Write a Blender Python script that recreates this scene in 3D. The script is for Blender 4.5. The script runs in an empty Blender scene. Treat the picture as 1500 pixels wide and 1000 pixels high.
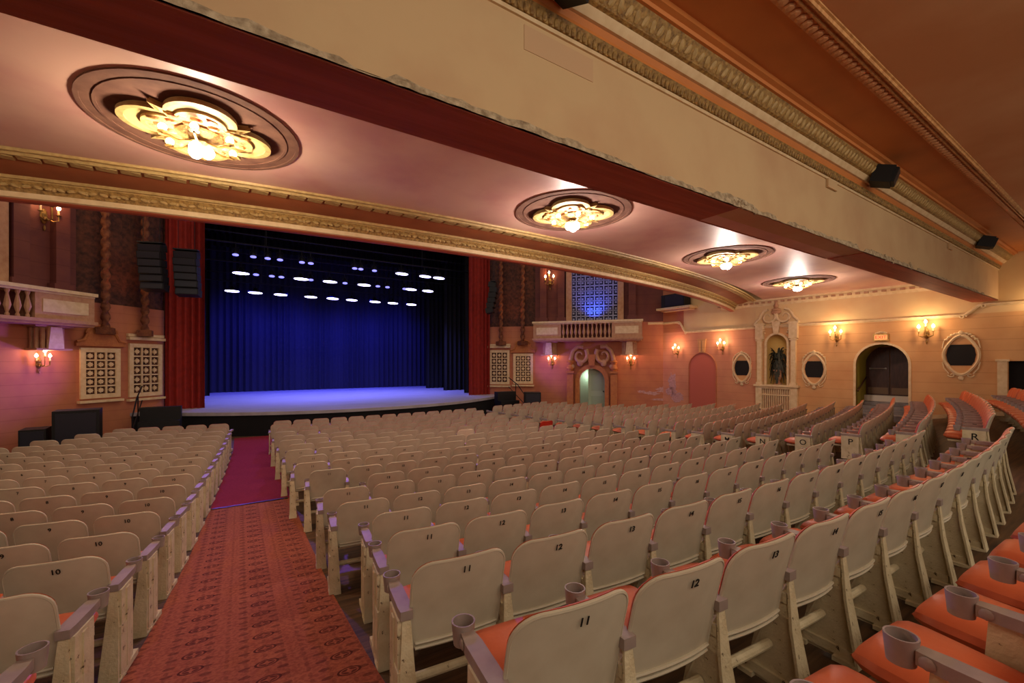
import bpy, bmesh, math, random
from mathutils import Matrix, Vector
random.seed(7)
SC = bpy.context.scene; COL = SC.collection
PI = math.pi; sin, cos = math.sin, math.cos
# ------------------------------------------------------------------ camera, world, view
FPX = 620.0; YAW = math.atan(620/966)
cd = bpy.data.cameras.new('camera'); cam = bpy.data.objects.new('camera', cd); COL.objects.link(cam)
cd.sensor_width = 36; cd.lens = 36*FPX/1500; cd.shift_y = 0.02; cd.clip_start = 0.05
cam.location = (0, 0, 0); cam.rotation_euler = (PI/2, 0, -YAW); SC.camera = cam
SC.view_settings.view_transform = 'Standard'; SC.view_settings.look = 'None'
SC.view_settings.exposure = 0.0; SC.view_settings.gamma = 1; SC.view_settings.use_curve_mapping = False
W = bpy.data.worlds.new('world'); SC.world = W; W.use_nodes = True
bgn = W.node_tree.nodes['Background']; bgn.inputs[0].default_value = (1.0, 0.82, 0.66, 1); bgn.inputs[1].default_value = 0.56

def lamp(name, typ, loc, energy, color, radius=0.05, target=None, size=60, blend=1.0, dims=None):
    l = bpy.data.lights.new(name, typ); l.energy = energy; l.color = color
    if typ == 'AREA':
        l.shape = 'RECTANGLE'; l.size, l.size_y = dims
    else: l.shadow_soft_size = radius
    if typ == 'SPOT': l.spot_size = math.radians(size); l.spot_blend = blend
    o = bpy.data.objects.new(name, l); COL.objects.link(o); o.location = loc
    if target is not None:
        d = Vector(target)-Vector(loc); o.rotation_euler = d.to_track_quat('-Z', 'Y').to_euler()
    return o
BLUE = (0.05, 0.07, 1.0); VIOLET = (0.32, 0.12, 1.0); WARM = (1.0, 0.66, 0.36); RED = (1.0, 0.22, 0.10)
# added fill light, no fixtures: unseen area lamps behind the viewpoint and over front rows
lamp('fill_lamp', 'AREA', (4.0, -2.6, 3.0), 260, (1.0, 0.84, 0.66), target=(5, 5, -1), dims=(12, 1.5))
lamp('fill_lamp', 'AREA', (4.7, 12.0, 8.4), 170, (1.0, 0.76, 0.64), target=(4.7, 12.5, -2), dims=(10, 4))
# stage wash
for i in range(5):
    x = 0.2+i*2.25
    lamp('stage_wash', 'SPOT', (x, 27.6, 3.95), 900, (0.03,0.04,1.0), 0.12, (x, 30.4, 0.6), 130)
for i in range(4):
    x = 0.6+i*2.7
    lamp('stage_wash', 'SPOT', (x, 24.0, 4.2), 3000, (0.16, 0.17, 1.0), 0.12, (x, 24.6, -1.8), 120)
for x in (-0.6, 4.7, 10.0):
    lamp('stage_spill', 'SPOT', (x, 22.4, 4.4), 1500, VIOLET, 0.12, (x*0.6+0.5, 8, -2.6), 70)
lamp('box_wash', 'SPOT', (11.8, 18.6, -0.7), 300, (0.3, 0.12, 1.0), 0.15, (15.0, 17.5, 0.3), 90)
lamp('box_wash', 'SPOT', (-2.4, 18.6, -0.7), 420, (0.32, 0.13, 1.0), 0.15, (-6.2, 16.6, 0.2), 90)
lamp('tower_lamp', 'SPOT', (12.6, 19.2, 1.75), 60, (1.0, 0.35, 0.12), 0.08, (12.7, 20.6, 5.0), 80)
lamp('tower_lamp', 'SPOT', (-3.2, 19.2, 1.75), 60, (1.0, 0.35, 0.12), 0.08, (-3.3, 20.6, 5.0), 80)

# ------------------------------------------------------------------ materials
def lin(h):
    c = [int(h[i:i+2], 16)/255 for i in (0, 2, 4)]
    return tuple((v/12.92 if v <= .04045 else ((v+.055)/1.055)**2.4) for v in c)+(1,)
MC = {}
def mat(name, col, rough=.6, col2=None, scale=6, bump=0, bscale=30, metal=0, spec=.4, emit=None, es=1, stretch=None, detail=5, thr=(.35, .7), wear=None, rust=None, coord='Object'):
    if name in MC: return MC[name]
    m = bpy.data.materials.new(name); m.use_nodes = True; nt = m.node_tree; N = nt.nodes; L = nt.links
    b = N['Principled BSDF']; b.inputs['Base Color'].default_value = lin(col); b.inputs['Roughness'].default_value = rough
    b.inputs['Metallic'].default_value = metal; b.inputs['Specular IOR Level'].default_value = spec
    tc = N.new('ShaderNodeTexCoord'); src = tc.outputs[coord]
    if stretch:
        mp = N.new('ShaderNodeMapping'); mp.inputs['Scale'].default_value = stretch; L.new(src, mp.inputs[0]); src = mp.outputs[0]
    out = None
    if col2:
        n = N.new('ShaderNodeTexNoise'); n.inputs['Scale'].default_value = scale; n.inputs['Detail'].default_value = detail; L.new(src, n.inputs['Vector'])
        r = N.new('ShaderNodeValToRGB'); r.color_ramp.elements[0].position = thr[0]; r.color_ramp.elements[1].position = thr[1]
        r.color_ramp.elements[0].color = lin(col); r.color_ramp.elements[1].color = lin(col2)
        L.new(n.outputs['Fac'], r.inputs[0]); out = r.outputs[0]
    if wear:
        n = N.new('ShaderNodeTexNoise'); n.inputs['Scale'].default_value = wear[1]; n.inputs['Detail'].default_value = 8; n.inputs['Roughness'].default_value = .7; L.new(tc.outputs[coord], n.inputs['Vector'])
        r = N.new('ShaderNodeValToRGB'); r.color_ramp.elements[0].position = wear[2]; r.color_ramp.elements[1].position = wear[2]+.03
        r.color_ramp.elements[0].color = (0, 0, 0, 1); r.color_ramp.elements[1].color = (1, 1, 1, 1); L.new(n.outputs['Fac'], r.inputs[0])
        mx = N.new('ShaderNodeMixRGB'); L.new(r.outputs[0], mx.inputs[0]); mx.inputs[2].default_value = lin(wear[0])
        if out: L.new(out, mx.inputs[1])
        else: mx.inputs[1].default_value = lin(col)
        out = mx.outputs[0]
    hgt = None
    if bump:
        n = N.new('ShaderNodeTexNoise'); n.inputs['Scale'].default_value = bscale; n.inputs['Detail'].default_value = 6; L.new(src, n.inputs['Vector'])
        hgt = n.outputs['Fac']
    if rust:                                        # horizontal joints of scored plaster, pitch in metres
        sx = N.new('ShaderNodeSeparateXYZ'); L.new(tc.outputs['Object'], sx.inputs[0])
        a = N.new('ShaderNodeMath'); a.operation = 'DIVIDE'; a.inputs[1].default_value = rust; L.new(sx.outputs['Z'], a.inputs[0])
        f = N.new('ShaderNodeMath'); f.operation = 'FRACT'; L.new(a.outputs[0], f.inputs[0])
        g = N.new('ShaderNodeMath'); g.operation = 'LESS_THAN'; g.inputs[1].default_value = .06; L.new(f.outputs[0], g.inputs[0])
        mx = N.new('ShaderNodeMixRGB'); mx.blend_type = 'MULTIPLY'; mx.inputs[2].default_value = (.84, .80, .77, 1); L.new(g.outputs[0], mx.inputs[0])
        if out: L.new(out, mx.inputs[1])
        else: mx.inputs[1].default_value = lin(col)
        out = mx.outputs[0]
    if hgt is not None:
        bp = N.new('ShaderNodeBump'); bp.inputs['Strength'].default_value = bump; bp.inputs['Distance'].default_value = .03
        L.new(hgt, bp.inputs['Height']); L.new(bp.outputs[0], b.inputs['Normal'])
    if out: L.new(out, b.inputs['Base Color'])
    if emit:
        b.inputs['Emission Color'].default_value = lin(emit) if isinstance(emit, str) else emit; b.inputs['Emission Strength'].default_value = es
    MC[name] = m; return m

M_shell = mat('cream_enamel', 'c6bea6', .42, 'b6ac94', 5, wear=('6d5638', 14, .74))
M_shell2 = mat('cream_enamel_fresh', 'e0d6bd', .4, 'd6cbb0', 5)
M_iron = mat('cream_cast_iron', 'd3c7a4', .55, 'c0b08a', 9, bump=.25, bscale=60, wear=('4a3420', 18, .63))
M_vinyl = mat('orange_vinyl', 'cc673e', .42, 'bf5a38', 3, bump=.06, bscale=25)
M_red = mat('red_vinyl', 'b8301e', .45)
M_grey = mat('grey_plastic', '9a8a80', .5, '8a7b74', 12)
M_strap = mat('dark_tape', '3a2a26', .6)
M_black = mat('matt_black', '0b0b0c', .6)
M_ink = mat('black_ink', '15110d', .7)
M_floor = mat('worn_floorboards', '63482e', .55, '34261a', 3, stretch=(.5, 7, 1), bump=.12, bscale=8, wear=('7d6a4c', 3, .66))
M_beamface = mat('beam_plaster', 'cdb084', .75, 'c3a078', 1.2, thr=(.4, .65))
M_soffit = mat('soffit_oxblood', 'b0583c', .6, '94462e', 2.2, stretch=(.3, 4, 1), bump=.2, bscale=6)
M_ceil = mat('ceiling_paint', 'd6ac98', .5, 'c48e84', .9, thr=(.4, .68), bump=.05, bscale=5)
M_ceilbrown = mat('ceiling_brown', 'cc8040', .6, 'be763c', 1.5)
M_panel = mat('ceiling_panel', 'cc9060', .65, 'd8a476', .8, thr=(.4, .7))
M_gold = mat('old_gilt', 'ad8a4c', .5, '70522a', 22, bump=.5, bscale=45)
M_gold2 = mat('pale_gilt', 'bda068', .5, 'a38650', 15, bump=.15, bscale=30)
M_cream = mat('cream_moulding', 'dcc49a', .6, 'cdb084', 8)
M_plast = mat('broken_plaster', 'c9b797', .9, '8d7a60', 18, bump=.8, bscale=25)
M_wallr = mat('tan_scored_wall', 'cf9f6a', .7, 'c4905c', 1.4, rust=.34)
M_frieze = mat('cream_frieze', 'd9bc88', .7, 'd0a97a', 1.2)
M_wallf = mat('rose_scored_wall', 'cc8d66', .7, 'bd7a5c', 1.2, rust=.34)
M_wallb = mat('terracotta_scored_wall', 'b8744e', .7, 'a8624a', 1.3, rust=.34)
M_wallup = mat('dark_upper_wall', '6e3a30', .7, '5c2c2c', 1.5, rust=.5)
M_stone = mat('cast_stone', 'b98e6a', .7, 'a87858', 6, bump=.3, bscale=20)
M_stoneo = mat('ochre_stone', 'b9753e', .7, 'a8623a', 8, bump=.3, bscale=22)
M_tower = mat('carved_dark_stone', '5c3322', .75, '2f1813', 7, bump=1.0, bscale=14)
M_stone2 = mat('dark_ochre_stone', '7d4a2c', .75, '5a2f20', 8, bump=.5, bscale=22)
M_dark = mat('dark_opening', '120c0a', .8)
M_door = mat('dark_walnut', '4a2a1c', .5, '33190f', 3, stretch=(6, 6, 1))
M_green = mat('olive_reveal', 'a59a3a', .7)
M_grn2 = mat('pale_green_door', 'a5b79a', .5)
M_ramp = mat('grey_paint', '8d8684', .6, '77706e', 6)
M_redcurt = mat('red_velvet', '8e1f12', .8, '7a180e', 5)
M_bluecurt = mat('stage_black_velvet', '1e1e30', .9)
M_blk = mat('black_velvet', '08080a', .9)
M_deck = mat('stage_deck', 'a8a4a8', .45, '948f94', 2, stretch=(.4, 4, 1))
M_brass = mat('antique_brass', 'b08a4a', .4, '6e5228', 15, metal=.6)
M_bulb = mat('lit_bulb', 'ffffff', .3, emit=(1.0, .72, .42, 1), es=14)
M_bulbw = mat('lit_white_globe', 'ffffff', .3, emit=(1.0, .86, .72, 1), es=18)
M_led = mat('lit_blue_lens', 'ffffff', .3, emit=(.55, .5, 1.0, 1), es=9)
M_led2 = mat('dim_blue_lens', 'ffffff', .3, emit=(.18, .2, 1.0, 1), es=1.6)
M_leaf = mat('dark_fern', '3a3a2a', .7, '22261a', 12)
M_exit = mat('exit_face', 'e08a50', .5, emit=(1.0, .34, .1, 1), es=.9)
M_exitr = mat('exit_letters', 'b01808', .5, emit=(1.0, .04, .01, 1), es=.5)
M_lattice = mat('lattice_paint', '8f8fae', .6)
M_pole = mat('black_pipe', '1a1a20', .4, metal=.5)
M_mshadow = mat('medallion_shadow_brown', '74503e', .95, '603d30', 6)  # dark tone holds the shade around the medallion
M_molive = mat('medallion_olive', 'c2ac72', .6)
M_mred = mat('medallion_ornament', 'd8b070', .5, 'a84830', 16, bump=.6, bscale=30)

def carpet_mat():
    m = bpy.data.materials.new('patterned_carpet'); m.use_nodes = True; nt = m.node_tree; N = nt.nodes; L = nt.links
    b = N['Principled BSDF']; b.inputs['Roughness'].default_value = .95; b.inputs['Specular IOR Level'].default_value = .1
    tc = N.new('ShaderNodeTexCoord'); s = N.new('ShaderNodeSeparateXYZ'); L.new(tc.outputs['Object'], s.inputs[0])
    def M(op, a, b_=None, c=None):
        n = N.new('ShaderNodeMath'); n.operation = op
        for i, v in enumerate((a, b_, c)):
            if v is None: continue
            if isinstance(v, (int, float)): n.inputs[i].default_value = v
            else: L.new(v, n.inputs[i])
        return n.outputs[0]
    X, Y = s.outputs['X'], s.outputs['Y']
    def cell(px, py, ox, oy):
        fx = M('SUBTRACT', M('FRACT', M('ADD', M('DIVIDE', X, px), ox)), .5); fy = M('SUBTRACT', M('FRACT', M('ADD', M('DIVIDE', Y, py), oy)), .5)
        return M('MULTIPLY', fx, px), M('MULTIPLY', fy, py)
    def ell(fx, fy, a, c):
        return M('SQRT', M('ADD', M('POWER', M('DIVIDE', fx, a), 2), M('POWER', M('DIVIDE', fy, c), 2)))
    fx, fy = cell(.44, .25, .15, 0); d1 = ell(fx, fy, .075, .052)
    ringm = M('MULTIPLY', M('LESS_THAN', d1, 1.0), M('GREATER_THAN', d1, .8))
    w = N.new('ShaderNodeTexNoise'); w.inputs['Scale'].default_value = 40; w.inputs['Detail'].default_value = 2; L.new(tc.outputs['Object'], w.inputs['Vector'])
    petals = M('MULTIPLY', M('LESS_THAN', d1, .66), M('GREATER_THAN', M('ABSOLUTE', M('MULTIPLY', fx, fy)), .00016))
    gx, gy = cell(.22, .125, .4, .5); d2 = ell(gx, gy, .035, .02)
    small = M('MULTIPLY', M('LESS_THAN', d2, 1.0), .6)
    gx, gy = cell(.115, .085, .2, .25); d3 = ell(gx, gy, .014, .03); tiny = M('MULTIPLY', M('LESS_THAN', d3, 1.0), .3)
    fac = M('MAXIMUM', M('MAXIMUM', ringm, M('MULTIPLY', petals, .9)), M('MAXIMUM', small, tiny))
    base = N.new('ShaderNodeValToRGB'); base.color_ramp.elements[0].color = lin('a05c40'); base.color_ramp.elements[1].color = lin('8c4a34')
    base.color_ramp.elements[0].position = .4; base.color_ramp.elements[1].position = .62; L.new(w.outputs['Fac'], base.inputs[0])
    mx = N.new('ShaderNodeMixRGB'); L.new(fac, mx.inputs[0]); L.new(base.outputs[0], mx.inputs[1]); mx.inputs[2].default_value = lin('54281c')
    L.new(mx.outputs[0], b.inputs['Base Color']); return m
M_carpet = carpet_mat()
M_carpet2 = mat('plain_red_carpet', '8c2c3a', .95, '7c2432', 30, spec=.1)

# ------------------------------------------------------------------ mesh helpers
class MB:
    def __init__(s): s.v = []; s.f = []
    def add(s, vs, fs, m=None):
        o = len(s.v)
        for p in vs:
            p = Vector(p); s.v.append(m @ p if m is not None else p)
        s.f += [tuple(i+o for i in f) for f in fs]; return s
    def box(s, c, d, m=None, taper=1.0):
        x, y, z = d[0]/2, d[1]/2, d[2]/2; t = taper
        vs = [(c[0]+a*x*(t if k > 0 else 1), c[1]+b*y*(t if k > 0 else 1), c[2]+k*z) for k in (-1, 1) for b in (-1, 1) for a in (-1, 1)]
        return s.add(vs, [(0, 2, 3, 1), (4, 5, 7, 6), (0, 1, 5, 4), (2, 6, 7, 3), (0, 4, 6, 2), (1, 3, 7, 5)], m)
    def tube(s, pts, r, n=8, cap=True, m=None):
        pts = [Vector(p) for p in pts]; rs = r if isinstance(r, (list, tuple)) else [r]*len(pts)
        vs = []; fs = []; K = len(pts); up = None
        for i, p in enumerate(pts):
            t = (pts[min(i+1, K-1)]-pts[max(i-1, 0)]).normalized()
            if up is None: up = Vector((0, 0, 1)) if abs(t.z) < .9 else Vector((1, 0, 0))
            a = t.cross(up)
            if a.length < 1e-4: a = t.cross(Vector((0, 1, 0)))
            a.normalize(); b = a.cross(t).normalized(); up = b
            for j in range(n):
                q = 2*PI*j/n; vs.append(p+(a*cos(q)+b*sin(q))*rs[i])
        for i in range(K-1):
            for j in range(n): fs.append((i*n+j, i*n+(j+1) % n, (i+1)*n+(j+1) % n, (i+1)*n+j))
        if cap: fs.append(tuple(range(n-1, -1, -1))); fs.append(tuple((K-1)*n+j for j in range(n)))
        return s.add(vs, fs, m)
    def lathe(s, prof, n=16, c=(0, 0, 0), m=None, sc=(1, 1, 1)):
        vs = []; fs = []
        for r, z in prof:
            for j in range(n):
                q = 2*PI*j/n; vs.append((c[0]+r*cos(q)*sc[0], c[1]+r*sin(q)*sc[1], c[2]+z*sc[2]))
        for i in range(len(prof)-1):
            for j in range(n): fs.append((i*n+j, i*n+(j+1) % n, (i+1)*n+(j+1) % n, (i+1)*n+j))
        fs.append(tuple(range(n-1, -1, -1))); fs.append(tuple((len(prof)-1)*n+j for j in range(n)))
        return s.add(vs, fs, m)
    def ball(s, c, r, n=8, k=5, m=None):
        r = r if isinstance(r, (list, tuple)) else (r, r, r)
        return s.lathe([(max(.02, sin(PI*i/k)), -cos(PI*i/k)) for i in range(k+1)], n, (0, 0, 0), (m if m is not None else Matrix()) @ Matrix.Translation(c) @ Matrix.Diagonal((r[0], r[1], r[2], 1)))
    def grid(s, fn, nu, nv, m=None, closeu=False):
        vs = [fn(i/nu, j/nv) for j in range(nv+1) for i in range(nu+1)]
        fs = [(j*(nu+1)+i, j*(nu+1)+i+1, (j+1)*(nu+1)+i+1, (j+1)*(nu+1)+i) for j in range(nv) for i in range(nu)]
        return s.add(vs, fs, m)
    def sweep(s, prof, path):
        """prof: list of (a,b); path: list of fn frames (origin, A dir, B dir)"""
        n = len(prof); vs = []; fs = []
        for o, A, B in path:
            for a, b in prof: vs.append(Vector(o)+Vector(A)*a+Vector(B)*b)
        for i in range(len(path)-1):
            for j in range(n-1): fs.append((i*n+j, i*n+j+1, (i+1)*n+j+1, (i+1)*n+j))
        return s.add(vs, fs)
    def merge(s, o, m=None): return s.add(o.v, o.f, m)
    def mesh(s, name, smooth=True, ang=.6):
        me = bpy.data.meshes.new(name); me.from_pydata([tuple(v) for v in s.v], [], s.f); me.update()
        bm = bmesh.new(); bm.from_mesh(me); bmesh.ops.recalc_face_normals(bm, faces=bm.faces)
        for e in bm.edges:
            e.smooth = not (len(e.link_faces) == 2 and e.calc_face_angle(0) > ang)
        for f in bm.faces: f.smooth = smooth
        bm.to_mesh(me); bm.free(); return me

def plate(loops, y0, y1, name='plate'):
    """loops: closed (s,z) outlines, later ones are holes; solid between y0 and y1"""
    cu = bpy.data.curves.new(name, 'CURVE'); cu.dimensions = '2D'; cu.fill_mode = 'BOTH'; cu.extrude = abs(y1-y0)/2
    for lp in loops:
        sp = cu.splines.new('POLY'); sp.points.add(len(lp)-1); sp.use_cyclic_u = True
        for i, p in enumerate(lp): sp.points[i].co = (p[0], p[1], 0, 1)
    o = bpy.data.objects.new(name, cu); COL.objects.link(o)
    me = o.to_mesh(); mb = MB(); ym = (y0+y1)/2
    mb.add([(v.co.x, ym+v.co.z, v.co.y) for v in me.vertices], [tuple(p.vertices) for p in me.polygons])
    o.to_mesh_clear(); bpy.data.objects.remove(o); bpy.data.curves.remove(cu); return mb

def textmesh(txt, size, name='text'):
    cu = bpy.data.curves.new(name, 'FONT'); cu.body = txt; cu.size = size; cu.align_x = 'CENTER'; cu.align_y = 'CENTER'; cu.extrude = .0015; cu.offset = size*.006; cu.resolution_u = 3
    o = bpy.data.objects.new(name, cu); COL.objects.link(o); me = o.to_mesh(); mb = MB()
    mb.add([(v.co.x, -v.co.z, v.co.y) for v in me.vertices], [tuple(p.vertices) for p in me.polygons])
    o.to_mesh_clear(); bpy.data.objects.remove(o); bpy.data.curves.remove(cu); return mb

def put(name, me, m, parent=None, mtx=None, label=None, cat=None, group=None, kind=None, smooth=True):
    if isinstance(me, MB): me = me.mesh(name, smooth)
    if not me.materials: me.materials.append(m)
    o = bpy.data.objects.new(name, me); COL.objects.link(o)
    if mtx is not None: o.matrix_world = mtx
    if parent: o.parent = parent
    if label: o['label'] = label
    if cat: o['category'] = cat
    if group: o['group'] = group
    if kind: o['kind'] = kind
    return o
def thing(name, label, cat, mtx=None, group=None):
    o = bpy.data.objects.new(name, None); COL.objects.link(o); o.empty_display_size = .1
    if mtx is not None: o.matrix_world = mtx
    o['label'] = label; o['category'] = cat
    if group: o['group'] = group
    return o
def struct(name, mb, m, mtx=None): return put(name, mb, m, None, mtx, kind='structure')
def copy_tree(o, parent=None):
    c = o.copy(); COL.objects.link(c)
    if parent: c.parent = parent
    for ch in list(o.children): copy_tree(ch, c)
    return c
T = lambda x, y, z: Matrix.Translation((x, y, z))
RZ = lambda a: Matrix.Rotation(a, 4, 'Z'); RX = lambda a: Matrix.Rotation(a, 4, 'X'); RY = lambda a: Matrix.Rotation(a, 4, 'Y')
def mirX(mb):
    r = MB(); r.v = [Vector((9.4-v.x, v.y, v.z)) for v in mb.v]; r.f = [tuple(reversed(f)) for f in mb.f]; return r

# ------------------------------------------------------------------ floor
CX, CY = 4.7, 44.0
YS = [-6, -3, -1, 1, 3.3, 4.2, 5, 6.3, 8.6, 10.8, 12, 40]; HS = [.95, 1.2, 1.44, 1.72, 2.13, 2.27, 2.35, 2.48, 2.6, 2.68, 2.72, 2.75]
def itp(x, xs, ys):
    if x <= xs[0]: return ys[0]
    for i in range(len(xs)-1):
        if x <= xs[i+1]: return ys[i]+(ys[i+1]-ys[i])*(x-xs[i])/(xs[i+1]-xs[i])
    return ys[-1]
def sag(x):
    a = abs(x-CX)
    return a*a/70 if a < 5.2 else .386+.1486*(a-5.2)+(a-5.2)**2/120
def slope(x):
    a = abs(x-CX); m = a/35 if a < 5.2 else .1486+(a-5.2)/60
    return math.atan(m if x > CX else -m)
def fl(x, y): return -itp(y-sag(x), YS, HS)
struct('floor', MB().grid(lambda a, b: (-11+32*a, -5+27*b, fl(-11+32*a, -5+27*b)), 64, 90), M_floor)
def carp(y0, y1, n):
    def f(a, b):
        y = y0+(y1-y0)*b; xl = -.68+.5*min(1, max(0, (y-3.5)/12)); xr = .74+.2*min(1, max(0, (y-3)/14)); x = xl+(xr-xl)*a
        return (x, y, fl(x, y)+.014)
    g = MB().grid(f, 6, n); k = len(g.v)
    g.add([(v.x, v.y, v.z-.02) for v in g.v], [tuple(reversed(q)) for q in g.f])
    return g
put('aisle_carpet', carp(-4, 9.1, 60), M_carpet, label='patterned red-orange aisle carpet with dark oval motifs between the seat blocks', cat='carpet')
put('aisle_carpet', carp(9.1, 18.0, 40), M_carpet2, label='plain dark red carpet at the stage end of the aisle', cat='carpet')
e = MB().box((.08, 9.1, fl(0, 9.1)+.02), (1.36, .05, .016)); put('carpet_strip', e, M_pole, label='dark metal strip joining the two aisle carpets', cat='carpet strip')

# ------------------------------------------------------------------ ceiling of the balcony underside
def arcY(x, y0, R=38): return y0+R-math.sqrt(R*R-(x-CX)**2)
XL, XR = -9.6, 19.0
cm = MB().grid(lambda a, b: (XL-1+(XR-XL+2)*a, 3.2+(arcY(XL+(XR-XL)*a, 7.0)-3.2)*b, 2.6), 40, 6)
struct('ceiling', cm, M_ceil)
struct('ceiling', MB().box((4.7, -1.0, 3.3), (30.5, 7.2, .1)), M_ceilbrown)
# raised field panels of the rear ceiling
struct('ceiling', MB().box((4.7, -1.5, 3.235), (30.0, 6.38, .03)), M_panel)
struct('ceiling', MB().box((4.7, 2.9, 3.9), (30.5, 11.5, .15)), M_blk)  # unseen slab over the balcony, added to keep world light out
def xpath(x0, x1, n, y0=None, R=None, z=0):
    """frames along X: A = +Y, B = +Z"""
    r = []
    for i in range(n+1):
        x = x0+(x1-x0)*i/n; y = arcY(x, y0, R) if R else y0
        r.append(((x, y, z), (0, 1, 0), (0, 0, 1)))
    return r
# beam: cream upper face, oxblood soffit
b = MB().box((4.7, 3.08, 2.7), (28.9, .52, 1.3))
t = thing('ceiling_beam', 'deep plastered cross beam with cream face and dark red underside', 'beam', T(0, 0, 0))
bf = MB().sweep([(2.82, 1.87), (2.82, 2.79)], [((x, 0, 0), (0, 1, 0), (0, 0, 1)) for x in (-9.9, 19.4)])
bf = MB().box((4.7, 2.97, 2.58), (29.2, .30, 1.44)); bf2 = MB().box((4.7, 3.23, 2.58), (29.2, .22, 1.44))
put('beam_face', bf, M_beamface, t); put('beam_back', bf2, M_ceil, t)
# soffit with one offset joint as in the photo
sf = MB()
def soff(x0, x1, dz, dy):
    sf.box(((x0+x1)/2, 3.085+dy, 1.865+dz), (x1-x0, .53, .03))
soff(-9.9, 5.05, 0, 0); soff(5.05, 8.9, .012, .03); soff(8.9, 19.3, 0, .0)
put('beam_soffit', sf, M_soffit, t)
# ragged broken plaster along the lower front arris
pl = MB(); x = -4.0; rnd = random.Random(3)
prev = None
while x < 17.5:
    hgt = .045+.035*rnd.random()+(.05 if 4.6 < x < 5.4 else 0)+(.02 if 8 < x < 12 else 0)
    if .2 < (x*.37) % 1 < .32: hgt = .012
    dep = .016+.016*rnd.random(); w = .05+.08*rnd.random()
    cur = [(x, 2.82-dep, 1.855), (x, 2.82-dep*.7, 1.86+hgt*.5), (x, 2.815, 1.86+hgt), (x, 2.84, 1.86+hgt)]
    if prev: pl.add(prev+cur, [(i, i+1, i+5, i+4) for i in range(3)])
    prev = cur; x += w
put('broken_plaster_edge', pl, M_plast, t, smooth=False)
ch = MB(); rnd = random.Random(5)
for i in range(26):
    x = rnd.choice([4.98, 5.05, 5.3, 5.12, 9.9, 10.3, 11.2])+rnd.uniform(-.12, .12); s_ = rnd.uniform(.015, .05)
    ch.box((0, 0, 0), (s_*1.6, .03, s_*1.3), T(x, 2.81+rnd.uniform(-.02, .01), 1.89+rnd.uniform(-.03, .05)) @ RY(rnd.uniform(-1, 1)) @ RX(rnd.uniform(-.8, .8)))
put('plaster_chunk', ch, M_plast, t, smooth=False)
ps = MB().box((2.3, 2.818, 2.62), (.75, .006, .2)); put('paint_patch', ps, mat('pinkish_patch', 'c8a680', .8), t)

# cornice between the beam and the rear ceiling (lateral, straight)
def lumps(x0, x1, step, y, z, r, tilt=0, two=False, R=None, y0=None):
    m = MB(); n = int((x1-x0)/step)
    for i in range(n+1):
        x = x0+i*step; yy = arcY(x, y0, R) if R else y
        m.ball((0, 0, 0), r, 7, 4, T(x, yy, z) @ RX(tilt) @ RY(.35 if (two and i % 2) else -.12))
    return m
XC0, XC1 = -1.0, 19.2
def cornice(name, prof, m, x0=-9.8, x1=19.4, y0=None, R=None, n=2):
    return struct(name, MB().sweep(prof, xpath(x0, x1, n if not R else 50, y0 or 0, R)), m)
cornice('trim_1', [(2.82, 2.76), (2.80, 2.76), (2.795, 2.79), (2.82, 2.80)], M_cream)
cornice('trim_2', [(2.83, 2.79), (2.79, 2.80), (2.765, 2.86), (2.75, 2.88)], M_gold)
struct('trim_3', lumps(XC0, XC1, .062, 2.777, 2.83, (.026, .022, .04), .35), M_gold)
cornice('trim_4', [(2.75, 2.88), (2.755, 2.91), (2.73, 2.955)], M_ceilbrown)
cornice('trim_5', [(2.73, 2.955), (2.70, 2.955), (2.66, 3.005), (2.655, 3.02)], M_cream)
cornice('trim_6', [(2.655, 3.02), (2.62, 3.03), (2.56, 3.11), (2.53, 3.16)], M_gold)
struct('trim_7', lumps(XC0, XC1, .105, 2.585, 3.085, (.036, .026, .06), .62, True), M_gold2)
cornice('trim_8', [(2.53, 3.16), (2.50, 3.16), (2.49, 3.19), (2.44, 3.20), (2.44, 3.26)], M_ceilbrown)
# moulding framing the ceiling field
cornice('trim_9', [(1.95, 3.26), (1.93, 3.215), (1.86, 3.21), (1.80, 3.21)], M_panel)
struct('trim_10', lumps(XC0, XC1, .115, 1.865, 3.205, (.06, .058, .026), 0), M_panel)
cornice('trim_11', [(1.80, 3.22), (1.795, 3.185), (1.78, 3.185), (1.77, 3.205), (1.75, 3.205), (1.742, 3.18), (1.722, 3.18), (1.712, 3.205), (1.695, 3.21), (1.68, 3.25)], mat('copper_gilt', 'cf9a5e', .5, 'a9713c', 15))

# curved balcony edge: trim, dentils, brown cove, gilt scroll band, lip, parapet
BX0, BX1 = -9.5, 18.6
def arct(name, prof, m): return struct(name, MB().sweep(prof, xpath(BX0, BX1, 50, 0, 38)), m)
arct('trim_12', [(6.93, 2.61), (6.94, 2.57), (6.97, 2.565), (6.985, 2.59), (7.02, 2.585), (7.04, 2.55), (7.07, 2.55), (7.08, 2.58)], M_gold2)
dn = MB(); x = -5.0
while x < 18.2:
    y = arcY(x, 7.16); dn.box((0, 0, 0), (.21, .13, .03), T(x, y, 2.566) @ RZ(.1)); x += .25
struct('trim_13', dn, M_gold2)
arct('trim_14', [(7.08, 2.6), (7.24, 2.59), (7.34, 2.56), (7.5, 2.53), (7.72, 2.52)], mat('cove_brown', '9c5a34', .6, '8c4e2e', 2))
arct('trim_15', [(7.72, 2.52), (7.74, 2.485), (7.78, 2.48), (7.78, 2.47)], M_gold2)
arct('trim_16', [(7.78, 2.47), (7.80, 2.45), (7.86, 2.36), (7.87, 2.34)], M_gold)
sc = MB(); x = -5; i = 0
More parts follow.
